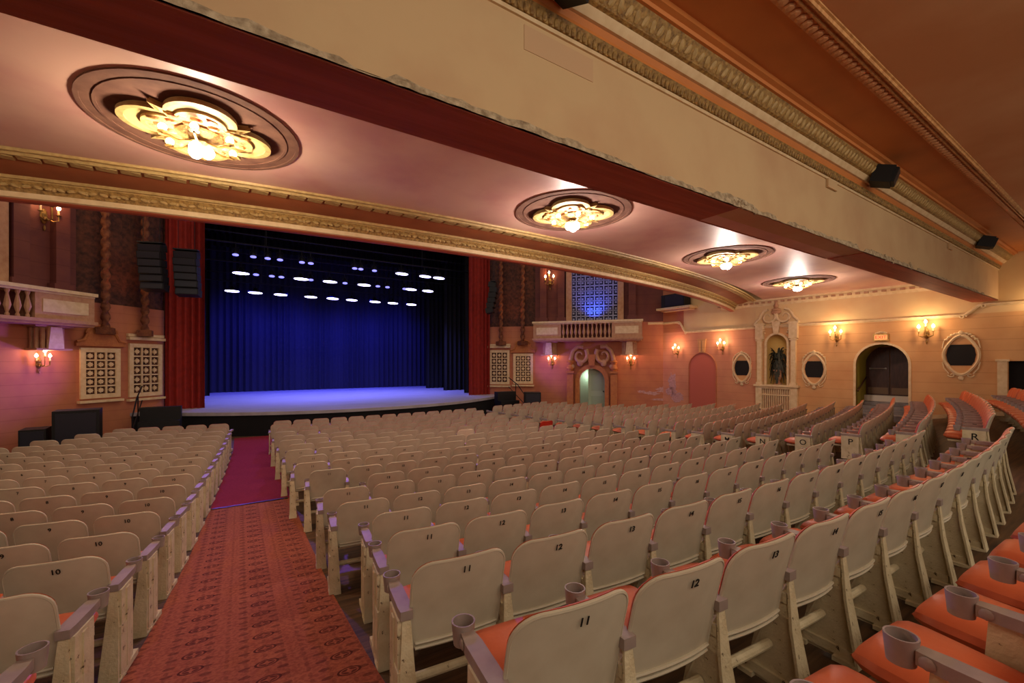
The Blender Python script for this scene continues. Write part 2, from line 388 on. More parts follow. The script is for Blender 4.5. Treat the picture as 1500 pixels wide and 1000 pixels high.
while x < 18.3:
    y = arcY(x, 7.815)
    sc.ball((0, 0, 0), (.055, .02, .03), 7, 4, T(x, y, 2.41) @ RX(-.6) @ RY(.5 if i % 2 else -.5))
    if i % 3 == 0: sc.ball((0, 0, 0), (.03, .022, .045), 7, 4, T(x+.05, y, 2.41) @ RX(-.6))
    x += .115; i += 1
struct('trim_17', sc, M_gold2)
arct('trim_18', [(7.87, 2.34), (7.875, 2.27), (7.91, 2.26)], M_cream)
arct('trim_19', [(7.91, 2.26), (7.93, 2.245), (8.05, 2.235), (8.1, 2.25), (8.1, 3.7), (7.9, 3.8), (7.6, 3.9)], M_soffit)

# ------------------------------------------------------------------ walls
def frame(p0, p1):
    d = Vector((p1[0]-p0[0], p1[1]-p0[1], 0)); L = d.length; d.normalize(); n = Vector((-d.y, d.x, 0))
    m = Matrix(((d.x, n.x, 0, p0[0]), (d.y, n.y, 0, p0[1]), (0, 0, 1, 0), (0, 0, 0, 1))); return m, L
def RXF(y): return 19.05-.115*(y-4.4)
def mp(p): return (9.4-p[0], p[1])
PW = [(RXF(-5), -5), (RXF(9.56), 9.56), (18.4, 14.2), (13.9, 19.25), (12.9, 20.1), (11.9, 21.2)]
F1, L1 = frame(PW[0], PW[1]); F2, L2 = frame(PW[1], PW[2]); F3, L3 = frame(PW[2], PW[3]); F4, L4 = frame(PW[3], PW[4]); F5, L5 = frame(PW[4], PW[5])
G1, _ = frame(mp(PW[1]), mp(PW[0])); G2, _ = frame(mp(PW[2]), mp(PW[1])); G3, _ = frame(mp(PW[3]), mp(PW[2])); G4, _ = frame(mp(PW[4]), mp(PW[3])); G5, _ = frame(mp(PW[5]), mp(PW[4]))
S1 = lambda y: (y+5)/math.cos(math.atan(.115))      # distance along the rear right wall for a given Y
def rect(x0, z0, x1, z1): return [(x0, z0), (x1, z0), (x1, z1), (x0, z1)]
def arch(x0, x1, z0, z1, n=14):
    r = (x1-x0)/2; zc = z1-r; c = (x0+x1)/2
    return [(x0, z0)]+[(c-r*cos(PI*i/n), zc+r*sin(PI*i/n)) for i in range(n+1)]+[(x1, z0)]
ZB = -3.3
d0, d1 = S1(4.80), S1(6.20)          # exit opening
n0, n1 = S1(8.38), S1(9.12)          # plant niche
o0, o1 = S1(1.0), S1(2.62)           # stair opening
w = plate([rect(0, ZB, L1, 1.5), arch(d0, d1, -2.25, .62), arch(n0, n1, -.95, 1.12), rect(o0, -1.22, o1, .03)], -.25, 0)
struct('wall_right', w, M_wallr, F1)
struct('wall_right', plate([rect(0, 1.5, L1, 4.0)], -.25, 0), M_frieze, F1)
struct('wall_right', plate([rect(0, ZB, L2, 1.5)], -.25, 0), M_wallf, F2)
struct('wall_right', plate([rect(0, 1.5, L2-1.2, 3.6)], -.25, 0), M_frieze, F2)
struct('wall_right', plate([rect(L2-1.2, 1.5, L2, 8)], -.25, 0), M_wallb, F2)
# box wall with arched door opening
bd0, bd1 = 2.02, 3.42
def sx3(px):                                         # photo column -> distance along the box wall
    u = (px-750)/FPX; rx, ry = sin(YAW)+u*cos(YAW), cos(YAW)-u*sin(YAW); p0, p1 = PW[2], PW[3]
    dx, dy = p1[0]-p0[0], p1[1]-p0[1]; s = (p0[1]*rx-p0[0]*ry)/(dx*ry-dy*rx); return s*L3
bd0, bd1 = sx3(886), sx3(849)
def boxwall(F, flip):
    fx = (lambda a: L3-a) if flip else (lambda a: a)
    hole = [] if flip else [arch(bd0, bd1, -2.74, -.36)]
    struct('wall_left' if flip else 'wall_right', plate([rect(0, ZB, L3, 2.1)]+hole, -.3, 0), M_wallb, F)
    struct('wall_left' if flip else 'wall_right', plate([rect(0, 2.1, L3, 8)], -.3, 0), M_wallup, F)
boxwall(F3, False); boxwall(G3, True)
for F, nm, LL in ((F4, 'wall_right', L4), (F5, 'wall_right', L5), (G4, 'wall_left', L4), (G5, 'wall_left', L5)):
    struct(nm, plate([rect(0, ZB, LL, 2.0)], -.3, 0), M_wallb, F)
    struct(nm, plate([rect(0, 2.0, LL, 8)], -.3, -.05), M_tower, F)
struct('wall_left', plate([rect(0, ZB, L1, 4)], -.25, 0), M_wallr, G1)
struct('wall_left', plate([rect(0, ZB, L2, 4)], -.25, 0), M_wallf, G2)
# band courses on the right wall
def band(nm, F, x0, x1, z, prof, m):
    struct(nm, MB().sweep([(a, z+b_) for a, b_ in prof], [((x, 0, 0), (0, 1, 0), (0, 0, 1)) for x in (x0, x1)]), m, F)
PB = [(0, -.06), (.03, -.06), (.045, -.03), (.075, -.02), (.085, .02), (.05, .05), (0, .06)]
sS = S1(3.55)
band('trim_20', F1, sS, L1-.02, 1.47, PB, M_cream); band('trim_21', F1, 0, sS-.42, 1.76, PB, M_cream)
band('trim_22', F2, .0, L2-1.35, 1.47, PB, M_cream); band('trim_23', F2, L2-.95, L2, 1.98, PB, M_cream)
band('trim_24', F3, 0, .75, 2.0, PB, M_cream)
def scroll(F, x0, z0, x1, z1, nm):
    pts = []
    for i in range(15):
        t_ = i/14; x = x0+(x1-x0)*t_; e_ = t_*t_*(3-2*t_); pts.append((x, .05, z0+(z1-z0)*e_))
    m = MB().tube(pts, .05, 8)
    for (cx, cz, sg) in ((x1, z1-.0, 1), (x0, z0, -1)):
        m.tube([(cx+.09*(1-k/16)*cos(k*.55)*sg, .06, cz-.05+.09*(1-k/16)*sin(k*.55)) for k in range(15)], .022, 6)
    struct(nm, m, M_cream, F)
scroll(F1, sS, 1.47, sS-.42, 1.76, 'trim_25'); scroll(F2, L2-1.35, 1.47, L2-.95, 1.98, 'trim_26')
# cornice where the right wall meets the under-balcony ceiling
PC = [(0, 2.34), (.03, 2.34), (.05, 2.40), (.11, 2.45), (.12, 2.52), (.2, 2.54), (.22, 2.6)]
for F, x0, x1, nm in ((F1, S1(3.4), L1, 'trim_27'), (F2, 0, L2-3.6+.5, 'trim_28')):
    struct(nm, MB().sweep(PC, [((x, 0, 0), (0, 1, 0), (0, 0, 1)) for x in (x0, x1)]), M_cream, F)
    k = MB(); x = x0+.1
    while x < x1: k.box((x, .12, 2.475), (.13, .07, .07)); x += .24
    struct(nm, k, M_stone, F)
bb = MB().box((S1(3.2)/1, .02, -1.6), (3.0, .04, .12)); struct('baseboard_right', bb, M_cream, F1)
# baseboard follows the sloping floor
bbm = MB()
for i in range(14):
    y0, y1 = -1+i*.4, -1+(i+1)*.4
    if y1 > 4.75: break
    za, zb = fl(RXF(y0)-.1, y0), fl(RXF(y1)-.1, y1)
    s0, s1 = S1(y0), S1(y1)
    bbm.add([(s0, .0, za-.05), (s1, 0, zb-.05), (s1, .035, zb-.05), (s0, .035, za-.05), (s0, 0, za+.13), (s1, 0, zb+.13), (s1, .035, zb+.13), (s0, .035, za+.13)],
            [(0, 1, 2, 3), (4, 7, 6, 5), (3, 2, 6, 7), (0, 4, 5, 1), (0, 3, 7, 4), (1, 5, 6, 2)])
bpy.data.objects.remove(bpy.data.objects['baseboard_right']); struct('baseboard_right', bbm, M_cream, F1)

# exit recess and door
struct('trim_29', plate([arch(d0-.07, d1+.07, -2.3, .69), arch(d0, d1, -2.35, .62)], 0, .035), M_cream, F1)
rv = MB()
lp = arch(d0, d1, -2.25, .62)
for i in range(len(lp)-1):
    a, c = lp[i], lp[i+1]; rv.add([(a[0], 0, a[1]), (c[0], 0, c[1]), (c[0], -1.5, c[1]), (a[0], -1.5, a[1])], [(0, 1, 2, 3)])
struct('wall_recess', rv, M_green, F1)
cxd = (d0+d1)/2
struct('wall_recess', plate([rect(d0-.1, -2.3, d1+.1, .7)], -1.62, -1.5), M_wallr, F1)
t = thing('door_1', 'dark walnut double exit door under the arch', 'door', F1); t['kind'] = 'structure'; del t['category']
for i, (a, c) in enumerate(((d0+.02, cxd-.01), (cxd+.01, d1-.02))):
    lf = put('door_leaf', plate([rect(a, -1.25, c, .55)], -1.49, -1.44), M_door, t)
    put('kick_plate', MB().box(((a+c)/2, -1.435, -1.08), (c-a-.08, .01, .24)), mat('worn_kick_plate', '6b5540', .4, metal=.4), lf)
    if i: put('push_bar', MB().tube([(a+.08, -1.38, -.25), (c-.1, -1.38, -.25)], .022, 8).box((a+.1, -1.41, -.25), (.05, .06, .06)).box((c-.12, -1.41, -.25), (.05, .06, .06)), mat('steel', 'b0a8a0', .3, metal=.7), lf)
st = MB()
struct('trim_30', MB().box((cxd, -1.35, -1.36), (d1-d0, .25, .22)), mat('white_riser', 'd8cdbb', .6), F1)
t = thing('exit_ramp', 'grey painted steps rising to the exit door', 'steps', F1)
for i in range(4):
    zf = -1.47-.12*i; put('step', MB().box((cxd, -1.1+.42*i, zf-.35), (d1-d0+(0 if i < 3 else .3), .42, .7)), M_ramp, t)
put('handrail', MB().tube([(d1-.08, -1.2, -.55), (d1-.08, .05, -1.0), (d1-.08, .12, -1.05)], .025, 8), M_door, None, F1, label='dark sloping handrail inside the exit recess', cat='handrail')
# exit sign
t = thing('exit_sign', 'lit orange exit sign above the arched doorway', 'exit sign', F1 @ T(cxd, .0, .86))
put('housing', MB().box((0, .04, 0), (.42, .08, .26)), M_brass, t); put('sign_face', MB().box((0, .083, 0), (.34, .012, .17)), M_exit, t)
tm = textmesh('EXIT', .15); tt = MB().merge(tm, T(0, .092, 0) @ RZ(PI)); put('lettering', tt, M_exitr, t, smooth=False)
cr = MB()
for k in range(-3, 4): cr.ball((k*.045, .03, .15+.04*cos(k*.5)), (.03, .02, .03), 6, 4)
put('crest', cr, M_cream, t)

# stair opening with balusters at the right edge
t = thing('stair_opening', 'cream framed stair opening with balusters at the right edge', 'opening', F1)
put('reveal', MB().box(((o0+o1)/2, -.6, -.6), (o1-o0+.1, .7, 1.3)), M_dark, t)
put('pilaster', MB().box((o1+.12, .05, -.62), (.2, .12, 1.3)).box((o1+.12, .06, .05), (.28, .16, .07)), M_cream, t)
put('sill', MB().box(((o0+o1)/2+.1, .04, -1.22), (o1-o0+.5, .14, .1)), M_cream, t)
for i in range(7):
    put('baluster', MB().lathe([(.03, 0), (.045, .02), (.02, .08), (.05, .3), (.03, .55), (.02, .75), (.045, 1.1), (.045, 1.18)], 10, (o1-.42-.2*i, -.08, -1.17)), M_cream, t)

# ------------------------------------------------------------------ wall ornaments
def oval_window(F, s, z, w_, h_, lab, flt=0):
    t = thing('oval_window', lab, 'oval window', F @ T(s, 0, z), 'oval windows on the right wall')
    def ov(a, c, sq=0, n=40):
        r = []
        for i in range(n):
            q = 2*PI*i/n; k = 1+.10*abs(cos(2*q))**2*sq; r.append((a*cos(q)*k, c*sin(q)*k))
        return r
    put('frame', plate([ov(w_/2, h_/2, 1), ov(w_/2-.07, h_/2-.09, 1)], 0, .06).tube([(x, .06, y) for x, y in ov(w_/2-.035, h_/2-.05, 1)]+[(w_/2-.035+.0355, .06, 0)], .022, 6), M_cream, t)
    put('backing', plate([ov(w_/2-.06, h_/2-.08, 1)], 0, .012), M_wallr, t)
    a = w_/2-.065; zz = h_*.27
    sh = [(a*.7, zz), (a*.9, zz*.62), (a, 0), (a*.9, -zz*.62), (a*.7, -zz), (-a*.7, -zz), (-a*.9, -zz*.62), (-a, 0), (-a*.9, zz*.62), (-a*.7, zz)]
    put('black_pane', plate([sh], .012, .022), M_dark, t)
    o = MB()
    for sg in (-1, 1):
        for k in range(5): o.ball((sg*(.05+.07*k), .04, h_/2+.08-.018*k*k*.7), (.05, .03, .035), 7, 4)
        o.tube([(sg*(.1+.09*(1-k/14)*cos(k*.5)+.1), .03, -h_/2-.02-.08*(1-k/14)*sin(k*.5)) for k in range(13)], .02, 6)
        o.tube([(sg*(w_*.5+.02), .03, h_*.18), (sg*(w_*.48), .04, h_*.36), (sg*(w_*.3), .04, h_*.5)], .02, 6)
        o.tube([(sg*(w_*.5+.02), .03, -h_*.18), (sg*(w_*.48), .04, -h_*.34), (sg*(w_*.34), .04, -h_*.48)], .02, 6)
    o.ball((0, .05, h_/2+.09), (.06, .04, .07), 8, 5).ball((0, .04, -h_/2-.12), (.07, .03, .07), 8, 5)
    put('scroll_ornament', o, M_cream, t)
oval_window(F1, S1(3.59), .22, .78, 1.22, 'oval black window right of the exit, with carved cream frame')
oval_window(F1, S1(7.47), -.28, .74, 1.16, 'oval black window between the plant niche and the exit arch')
def s2(px):
    u = (px-750)/FPX; rx, ry = sin(YAW)+u*cos(YAW), cos(YAW)-u*sin(YAW); p0, p1 = PW[1], PW[2]
    dx, dy = p1[0]-p0[0], p1[1]-p0[1]; return (p0[1]*rx-p0[0]*ry)/(dx*ry-dy*rx)*L2
oval_window(F2, s2(1087), -.26, .76, 1.18, 'oval black window left of the plant niche, the farthest one')

BULBP = []
def sconce(F, s, z, lab, sc=1.0, e=22, col=WARM, n=3):
    t = thing('wall_sconce', lab, 'wall light', F @ T(s, 0, z) @ Matrix.Scale(sc, 4), 'candle sconces on the walls')
    put('backplate', MB().ball((0, .02, -.1), (.06, .03, .16), 8, 6).ball((0, .05, -.16), (.05, .05, .05), 8, 5).ball((0, .03, -.34), (.02, .02, .06), 6, 4), M_brass, t)
    pos = [(-.15, .16, .04), (0, .22, .17), (.15, .16, .04)] if n == 3 else [(-.15, .14, .04), (0, .2, .14), (.15, .14, .04), (-.08, .26, .0), (.08, .26, .0)]
    for p in pos:
        put('arm', MB().tube([(0, .05, -.14), (p[0]*.5, .14, -.2), (p[0], p[1], -.16), (p[0], p[1], p[2]-.09)], .013, 6).lathe([(.01, 0), (.045, .012), (.03, .02), (.02, .03)], 8, (p[0], p[1], p[2]-.1)), M_brass, t)
        c = put('candle', MB().lathe([(.018, 0), (.018, .09)], 8, (p[0], p[1], p[2]-.075)), M_cream, t)
        put('bulb', MB().lathe([(.012, 0), (.036, .035), (.038, .05), (.028, .075), (.004, .115)], 8, (p[0], p[1], p[2]+.01)), M_bulb, c)
    q = (F @ T(s, .34*sc, z+.22*sc)).translation
    lamp('sconce_lamp', 'POINT', q, e, col, .07)
sconce(F1, S1(4.36), 1.05, 'candle sconce between the exit arch and the right oval window', 1.15, 30)
sconce(F1, S1(6.76), 1.02, 'candle sconce left of the exit sign', 1.1, 30)
sconce(F1, S1(1.9), 1.45, 'candle sconce at the far right edge above the stair opening', 1.1, 20)
sconce(F2, s2(1059), .75, 'candle sconce right of the blind pink arch', 1.05, 26, (1, .6, .36))
sconce(F2, s2(993), .6, 'candle sconce left of the blind pink arch', 1.05, 26, (1, .5, .28))
sconce(F3, sx3(924), .08, 'candle sconce under the right end of the box balcony', 1.2, 30, (1, .5, .25))
sconce(F3, sx3(809), .08, 'candle sconce under the left end of the far box balcony', 1.2, 30, (1, .5, .3))
sconce(G3, L3-sx3(809), .08, 'candle sconce on the left wall below the box', 1.1, 30, (1, .55, .34))
sconce(F3, sx3(806), 4.55, 'tall candelabrum high beside the blue lattice window', 1.5, 22, (1, .45, .15))
sconce(G3, L3-sx3(806), 4.6, 'tall candelabrum high on the left wall under the balcony edge', 1.5, 26, (1, .5, .2))

t = thing('wall_speaker', 'dark speaker on a cream shelf high where the balcony edge meets the right wall', 'speaker', F2 @ T((s2(1015)+s2(978))/2, .35, 2.62))
put('cabinet', MB().box((0, 0, .4), (1.3, .5, .62)), M_black, t); put('speaker_grille', MB().box((-.1, .255, .4), (1.0, .02, .5)), mat('speaker_mesh', '1c1c28', .4), t)
put('shelf', MB().box((0, -.05, .03), (1.9, .6, .1)).box((0, -.15, -.05), (1.6, .4, .08)), M_cream, t)
# blind arch with keystone
a0, a1 = s2(1049), s2(1010)
za = -2.6
t = thing('blind_arch', 'blind pink arch with a cream keystone between two sconces', 'arch', F2)
put('arch_rim', plate([arch(a0-.03, a1+.03, za, .46), arch(a0, a1, za-.02, .42)], -.0, .05), M_wallb, t)
put('arch_panel', plate([arch(a0, a1, za, .42)], 0, .012), mat('rose_panel', 'b8604c', .7), t)
kx = (a0+a1)/2
put('keystone', plate([[(kx-.14, .45), (kx+.14, .45), (kx+.2, 1.0), (kx+.22, 1.08), (kx-.22, 1.08), (kx-.2, 1.0)]], 0, .09).box((kx-.08, .1, .75), (.03, .03, .5)).box((kx+.08, .1, .75), (.03, .03, .5)), M_wallr, t)

# plant niche aedicule
NX = (n0+n1)/2; HW = .8
t = thing('niche_surround', 'cream carved niche surround with scrolled pediment and grille base', 'niche', F1 @ T(NX, 0, 0))
for sg in (-1, 1):
    put('column', MB().box((sg*.62, .08, .0), (.17, .16, 1.9)).box((sg*.62, .09, -.9), (.24, .2, .12)).box((sg*.62, .09, .9), (.26, .2, .05)).box((sg*.62, .09, 1.25), (.3, .2, .6)).box((sg*.62, .1, 1.57), (.38, .24, .08)), M_cream, t)
    pts = []
    for k in range(30):
        q = k*.24; r = .30*(1-k/34); pts.append((sg*(.30+r*cos(q+2.6)), .1, 1.86+r*sin(q+2.6)*1.0))
    m = MB().tube([(sg*.8, .1, 1.62), (sg*.72, .1, 1.72), (sg*.62, .1, 1.82), (sg*.56, .1, 1.98), (sg*.44, .1, 2.12), (sg*.3, .1, 2.16)], .055, 8).tube(pts, [.06*(1-k/36) for k in range(30)], 8)
    for k in range(4): m.ball((sg*(.5-.03*k), .12, 1.5-.1*k), .05-.006*k, 7, 5)
    put('pediment_scroll', m, M_cream, t)
put('arch_frame', plate([arch(-.45, .45, -.95, 1.2), arch(-.37, .37, -.97, 1.12)], 0, .08), M_cream, t)
put('keystone', plate([[(-.08, 1.14), (.08, 1.14), (.16, 1.66), (-.16, 1.66)]], 0, .14), M_cream, t)
put('finial', MB().lathe([(.14, 0), (.16, .05), (.05, .1), (.09, .16), (.06, .25), (.015, .42)], 12, (0, .1, 2.12)).ball((0, .1, 2.05), (.2, .08, .12), 8, 5), M_stone, t)
put('entablature', MB().box((0, .1, -.97), (1.64, .26, .08)), M_cream, t)
bs = plate([rect(-.76, -2.6, .76, -1.01), rect(-.52, -2.2, .52, -1.1)], 0, .16)
put('base', bs, M_cream, t)
gr = MB().box((0, .04, -1.65), (1.04, .02, 1.1)); put('grille_back', gr, M_stone, t)
gr = MB()
for k in range(13): gr.box((-.48+.08*k, .09, -1.65), (.03, .05, 1.1))
gr.box((0, .1, -1.35), (1.04, .05, .05)).box((0, .1, -1.95), (1.04, .05, .05))
put('grille_bars', gr, M_cream, t)
nb = MB()
nb.grid(lambda a, b_: (.37*cos(PI*a), -.42*sin(PI*a), -.97+b_*1.75), 12, 4)
nb.grid(lambda a, b_: (.37*cos(PI*a)*cos(PI/2*b_), -.42*sin(PI*a)*cos(PI/2*b_), .75+.37*sin(PI/2*b_)), 12, 6)
nb.add([(-.37, 0, -.95), (.37, 0, -.95), (.37, -.45, -.95), (-.37, -.45, -.95)], [(0, 1, 2, 3)])
put('niche_shell', nb, mat('niche_shell', 'c9a45a', .7), t)
t = thing('plant_urn', 'stone urn holding a dark trailing fern in the niche', 'urn', F1 @ T(NX, -.12, -.94))
put('urn', MB().lathe([(.14, 0), (.14, .06), (.06, .1), (.05, .18), (.12, .25), (.17, .4), (.17, .55), (.2, .6), (.19, .62)], 16), M_stone, t)
fr = MB(); rnd = random.Random(9)
for k in range(120):
    q = rnd.uniform(-.3, PI+.3); ln = rnd.uniform(.3, .62); up = rnd.uniform(.3, 1.05); dr = rnd.uniform(.1, .9)
    pts = []
    for i in range(7):
        u_ = i/6; rr = ln*u_*.62; pts.append(Vector((rr*cos(q), max(-.22, rr*sin(q)*.7), .62+up*sin(u_*PI*.55)-dr*u_*u_*1.0)))
    wdt = .036
    for i in range(6):
        a, c = pts[i], pts[i+1]; wd = wdt*(1-abs(i-2.5)/5); sd = Vector((-sin(q), cos(q), .3))*wd*1.6
        fr.add([a-sd, a+sd, c+sd*.8, c-sd*.8], [(0, 1, 2, 3)])
put('fern', fr, M_leaf, t, smooth=False)

# ------------------------------------------------------------------ boxes and doorway on the splayed wall
def box_bay(F, fl_, side):
    X = (lambda a: L3-a) if fl_ else (lambda a: a)
    e0, e1 = sx3(940), sx3(786); x0, x1 = min(X(e0), X(e1)), max(X(e0), X(e1)); c = (x0+x1)/2; wd = x1-x0
    t = thing('box_balcony', ('cream box balcony with balusters over the arched green door' if not fl_ else 'box balcony on the left wall cut by the photo edge'), 'balcony', F @ T(c, 0, 0))
    put('slab', MB().box((0, .45, 1.22), (wd+.1, .9, .1)).box((0, .42, 1.14), (wd, .82, .08)), M_stone, t)
    put('top_rail', MB().box((0, .45, 2.12), (wd+.1, .92, .1)).box((0, .42, 2.04), (wd, .86, .06)), M_cream, t)
    for sg in (-1, 1):
        p = put('panel_pier', MB().box((sg*(wd/2-.75), .43, 1.65), (1.5, .8, .78)), M_stone, t)
        put('inset_panel', MB().box((sg*(wd/2-.75), .835, 1.65), (1.15, .02, .38)), M_cream, p)
    nb_ = 12; in0 = -(wd/2-1.5)+.12; in1 = -in0
    for k in range(nb_):
        put('baluster', MB().lathe([(.05, 0), (.05, .06), (.03, .1), (.085, .3), (.04, .55), (.03, .62), (.06, .7), (.06, .78)], 8, (in0+(in1-in0)*k/(nb_-1), .75, 1.27)), M_stone, t)
    put('parapet_back', MB().box((0, .2, 1.65), (2*in1+.2, .1, .78)), M_wallup, t)
    for px in (922, 806):
        xx = X(sx3(px))-c
        d_ = MB()
        for k in range(9):
            q = PI*k/8; d_.box((0, 0, 0), (.09, .06, .62), T(xx+.34*cos(q), .1+.34*sin(q), .72))
        cb = put('corbel', d_.lathe([(.3, 0), (.36, .1)], 14, (xx, .1, .98)).box((xx, .2, 1.09), (.95, .5, .07)).box((xx, .22, .38), (.9, .46, .06)), M_stone, t)
        put('corbel_face', plate([[(xx-.2, .4), (xx+.2, .4), (xx+.14, 1.05), (xx-.14, 1.05)]], .42, .5), M_cream, cb)
    # upper storey: lattice window flanked by pilasters
    lx0, lx1 = sorted((X(sx3(905)), X(sx3(838)))); lc = (lx0+lx1)/2; lw = lx1-lx0
    t = thing('lattice_window', ('blue-lit lattice window above the box balcony' if not fl_ else 'blue-lit lattice window above the left box'), 'window', F @ T(lc, 0, 0))
    put('window_frame', plate([rect(-lw/2-.3, 2.1, lw/2+.3, 6.2), rect(-lw/2, 2.2, lw/2, 6.0)], .0, .2), M_stone, t)
    put('backing', MB().box((0, .02, 4.1), (lw, .02, 3.8)), M_bluecurt, t)
    lt = MB(); nx, nz = 5, 7; cw, chh = lw/nx, 3.8/nz
    for i in range(nx+1): lt.box((-lw/2+i*cw, .1, 4.1), (.04, .05, 3.8))
    for j in range(nz+1): lt.box((0, .1, 2.2+j*chh), (lw, .05, .04))
    for i in range(nx):
        for j in range(nz):
            cx_, cz_ = -lw/2+(i+.5)*cw, 2.2+(j+.5)*chh
            lt.box((cx_, .09, cz_), (cw*.85, .04, .07)).box((cx_, .09, cz_), (.07, .04, chh*.85))
            for a_ in (-1, 1):
                for b_ in (-1, 1): lt.box((cx_+a_*cw*.3, .09, cz_+b_*chh*.3), (.1, .04, .1))
    put('lattice', lt, M_lattice, t)
    q0 = (F @ T(lc, .75, 2.35)).translation; lamp('lattice_wash', 'SPOT', q0, 170 if not fl_ else 60, (.05, .16, 1.0), .06, (F @ T(lc, .0, 3.4)).translation, 110)
    for px in (823, 926, 797):
        xx = X(sx3(px))
        put('pilaster', MB().box((0, .12, 4.9), (.36, .24, 5.4)).box((0, .14, 2.3), (.5, .3, .25)), M_wallup, None, F @ T(xx, 0, 0), label='tall dark pilaster %s on the %s box wall' % ({823: 'beside the lattice window', 926: 'at the outer end', 797: 'beside the candelabrum'}[px], side), cat='pilaster')
box_bay(F3, False, 'far right'); box_bay(G3, True, 'left')
# doorway below the right box
dc = (bd0+bd1)/2; dwd = bd1-bd0
t = thing('doorway_surround', 'carved ochre doorway surround with twin scrolls under the box', 'doorway', F3 @ T(dc, 0, 0))
put('arch_frame', plate([arch(-dwd/2-.22, dwd/2+.22, -2.75, -.12), arch(-dwd/2, dwd/2, -2.78, -.36)], 0, .14), M_stoneo, t)
for sg in (-1, 1):
    put('column', MB().box((sg*(dwd/2+.48), .16, -1.7), (.34, .3, 2.1)).box((sg*(dwd/2+.48), .18, -.55), (.44, .36, .12)).lathe([(.12, 0), (.2, .15), (.14, .35), (.2, .5), (.1, .6)], 10, (sg*(dwd/2+.48), .2, -.5)), M_stoneo, t)
    pts = []; 
    for k in range(26):
        q = k*.27; r = .42*(1-k/32); pts.append((sg*(.62+r*cos(q+2.4)), .2, .35+r*sin(q+2.4)*1.15))
    put('scroll', MB().tube([(sg*1.15, .2, -.1), (sg*1.12, .2, .2), (sg*1.0, .2, .6), (sg*.75, .2, .82), (sg*.45, .2, .8)], .11, 8).tube(pts, [.13*(1-k/34) for k in range(26)], 8).ball((sg*.62, .2, -.05), (.18, .12, .2), 8, 5).ball((sg*1.1, .2, -.25), (.2, .14, .16), 8, 5), M_stone, t)
put('keystone', MB().box((0, .2, .1), (.3, .2, .6), taper=1.3), M_stoneo, t)
struct('wall_recess', MB().box((dc, -.9, -1.6), (dwd+.6, .05, 2.9)), mat('passage_wall', 'b9c4ae', .6), F3)
struct('wall_recess', MB().box((dc-dwd/2-.2, -.6, -1.6), (.05, .7, 2.9)).box((dc+dwd/2+.2, -.6, -1.6), (.05, .7, 2.9)), mat('passage_side', '6a4634', .7), F3)
lamp('passage_lamp', 'POINT', (F3 @ T(dc+.3, -.55, -.75)).translation, 14, (.75, 1, .85), .1)
t = thing('door_2', 'pale green panelled door standing open in the arch', 'door', F3 @ T(dc-.25, -.36, 0) @ RZ(.25)); t['kind'] = 'structure'; del t['category']
put('door_leaf', plate([rect(-.4, -2.72, .5, -.38)], 0, .05), M_grn2, t)
put('door_panel', MB().box((.05, .055, -1.1), (.6, .015, .95)).box((.05, .055, -2.2), (.6, .015, .7)), mat('pale_green_panel', '98ab8e', .5), t)
put('door_handle', MB().ball((-.32, .09, -1.6), .035, 8, 5), M_pole, t)
# peeled plaster
rnd = random.Random(11)
def blob(cx_, cz_, rx_, rz_, n=26, jag=.35):
    return [(cx_+rx_*cos(2*PI*i/n)*(1+rnd.uniform(-jag, jag)), cz_+rz_*sin(2*PI*i/n)*(1+rnd.uniform(-jag, jag))) for i in range(n)]
pm = MB()
for (px, z, a, c) in ((985, -1.0, .14, .45), (972, -1.45, .35, .16), (955, -1.62, .35, .1), (990, -1.7, .2, .3), (940, -1.55, .22, .06), (968, -1.95, .5, .05), (1000, -2.0, .14, .18)):
    if px > 974: continue
    pm.merge(plate([blob(sx3(px), z, a, c)], .0, .006))
put('peeled_plaster_patch', pm, mat('bare_plaster', 'c49a94', .9, 'a87a74', 12), None, F3, label='pale peeled plaster patch low on the wall right of the green door', cat='peeled plaster', smooth=False)
pm = MB()
for (px, z, a, c) in ((985, -1.1, .22, .5), (992, -1.75, .35, .22), (983, -1.5, .3, .2)):
    pm.merge(plate([blob(s2(px), z, a, c)], .0, .006))
put('peeled_plaster_patch', pm, MC['bare_plaster'], None, F2, label='pale peeled plaster patch left of the blind pink arch', cat='peeled plaster', smooth=False)

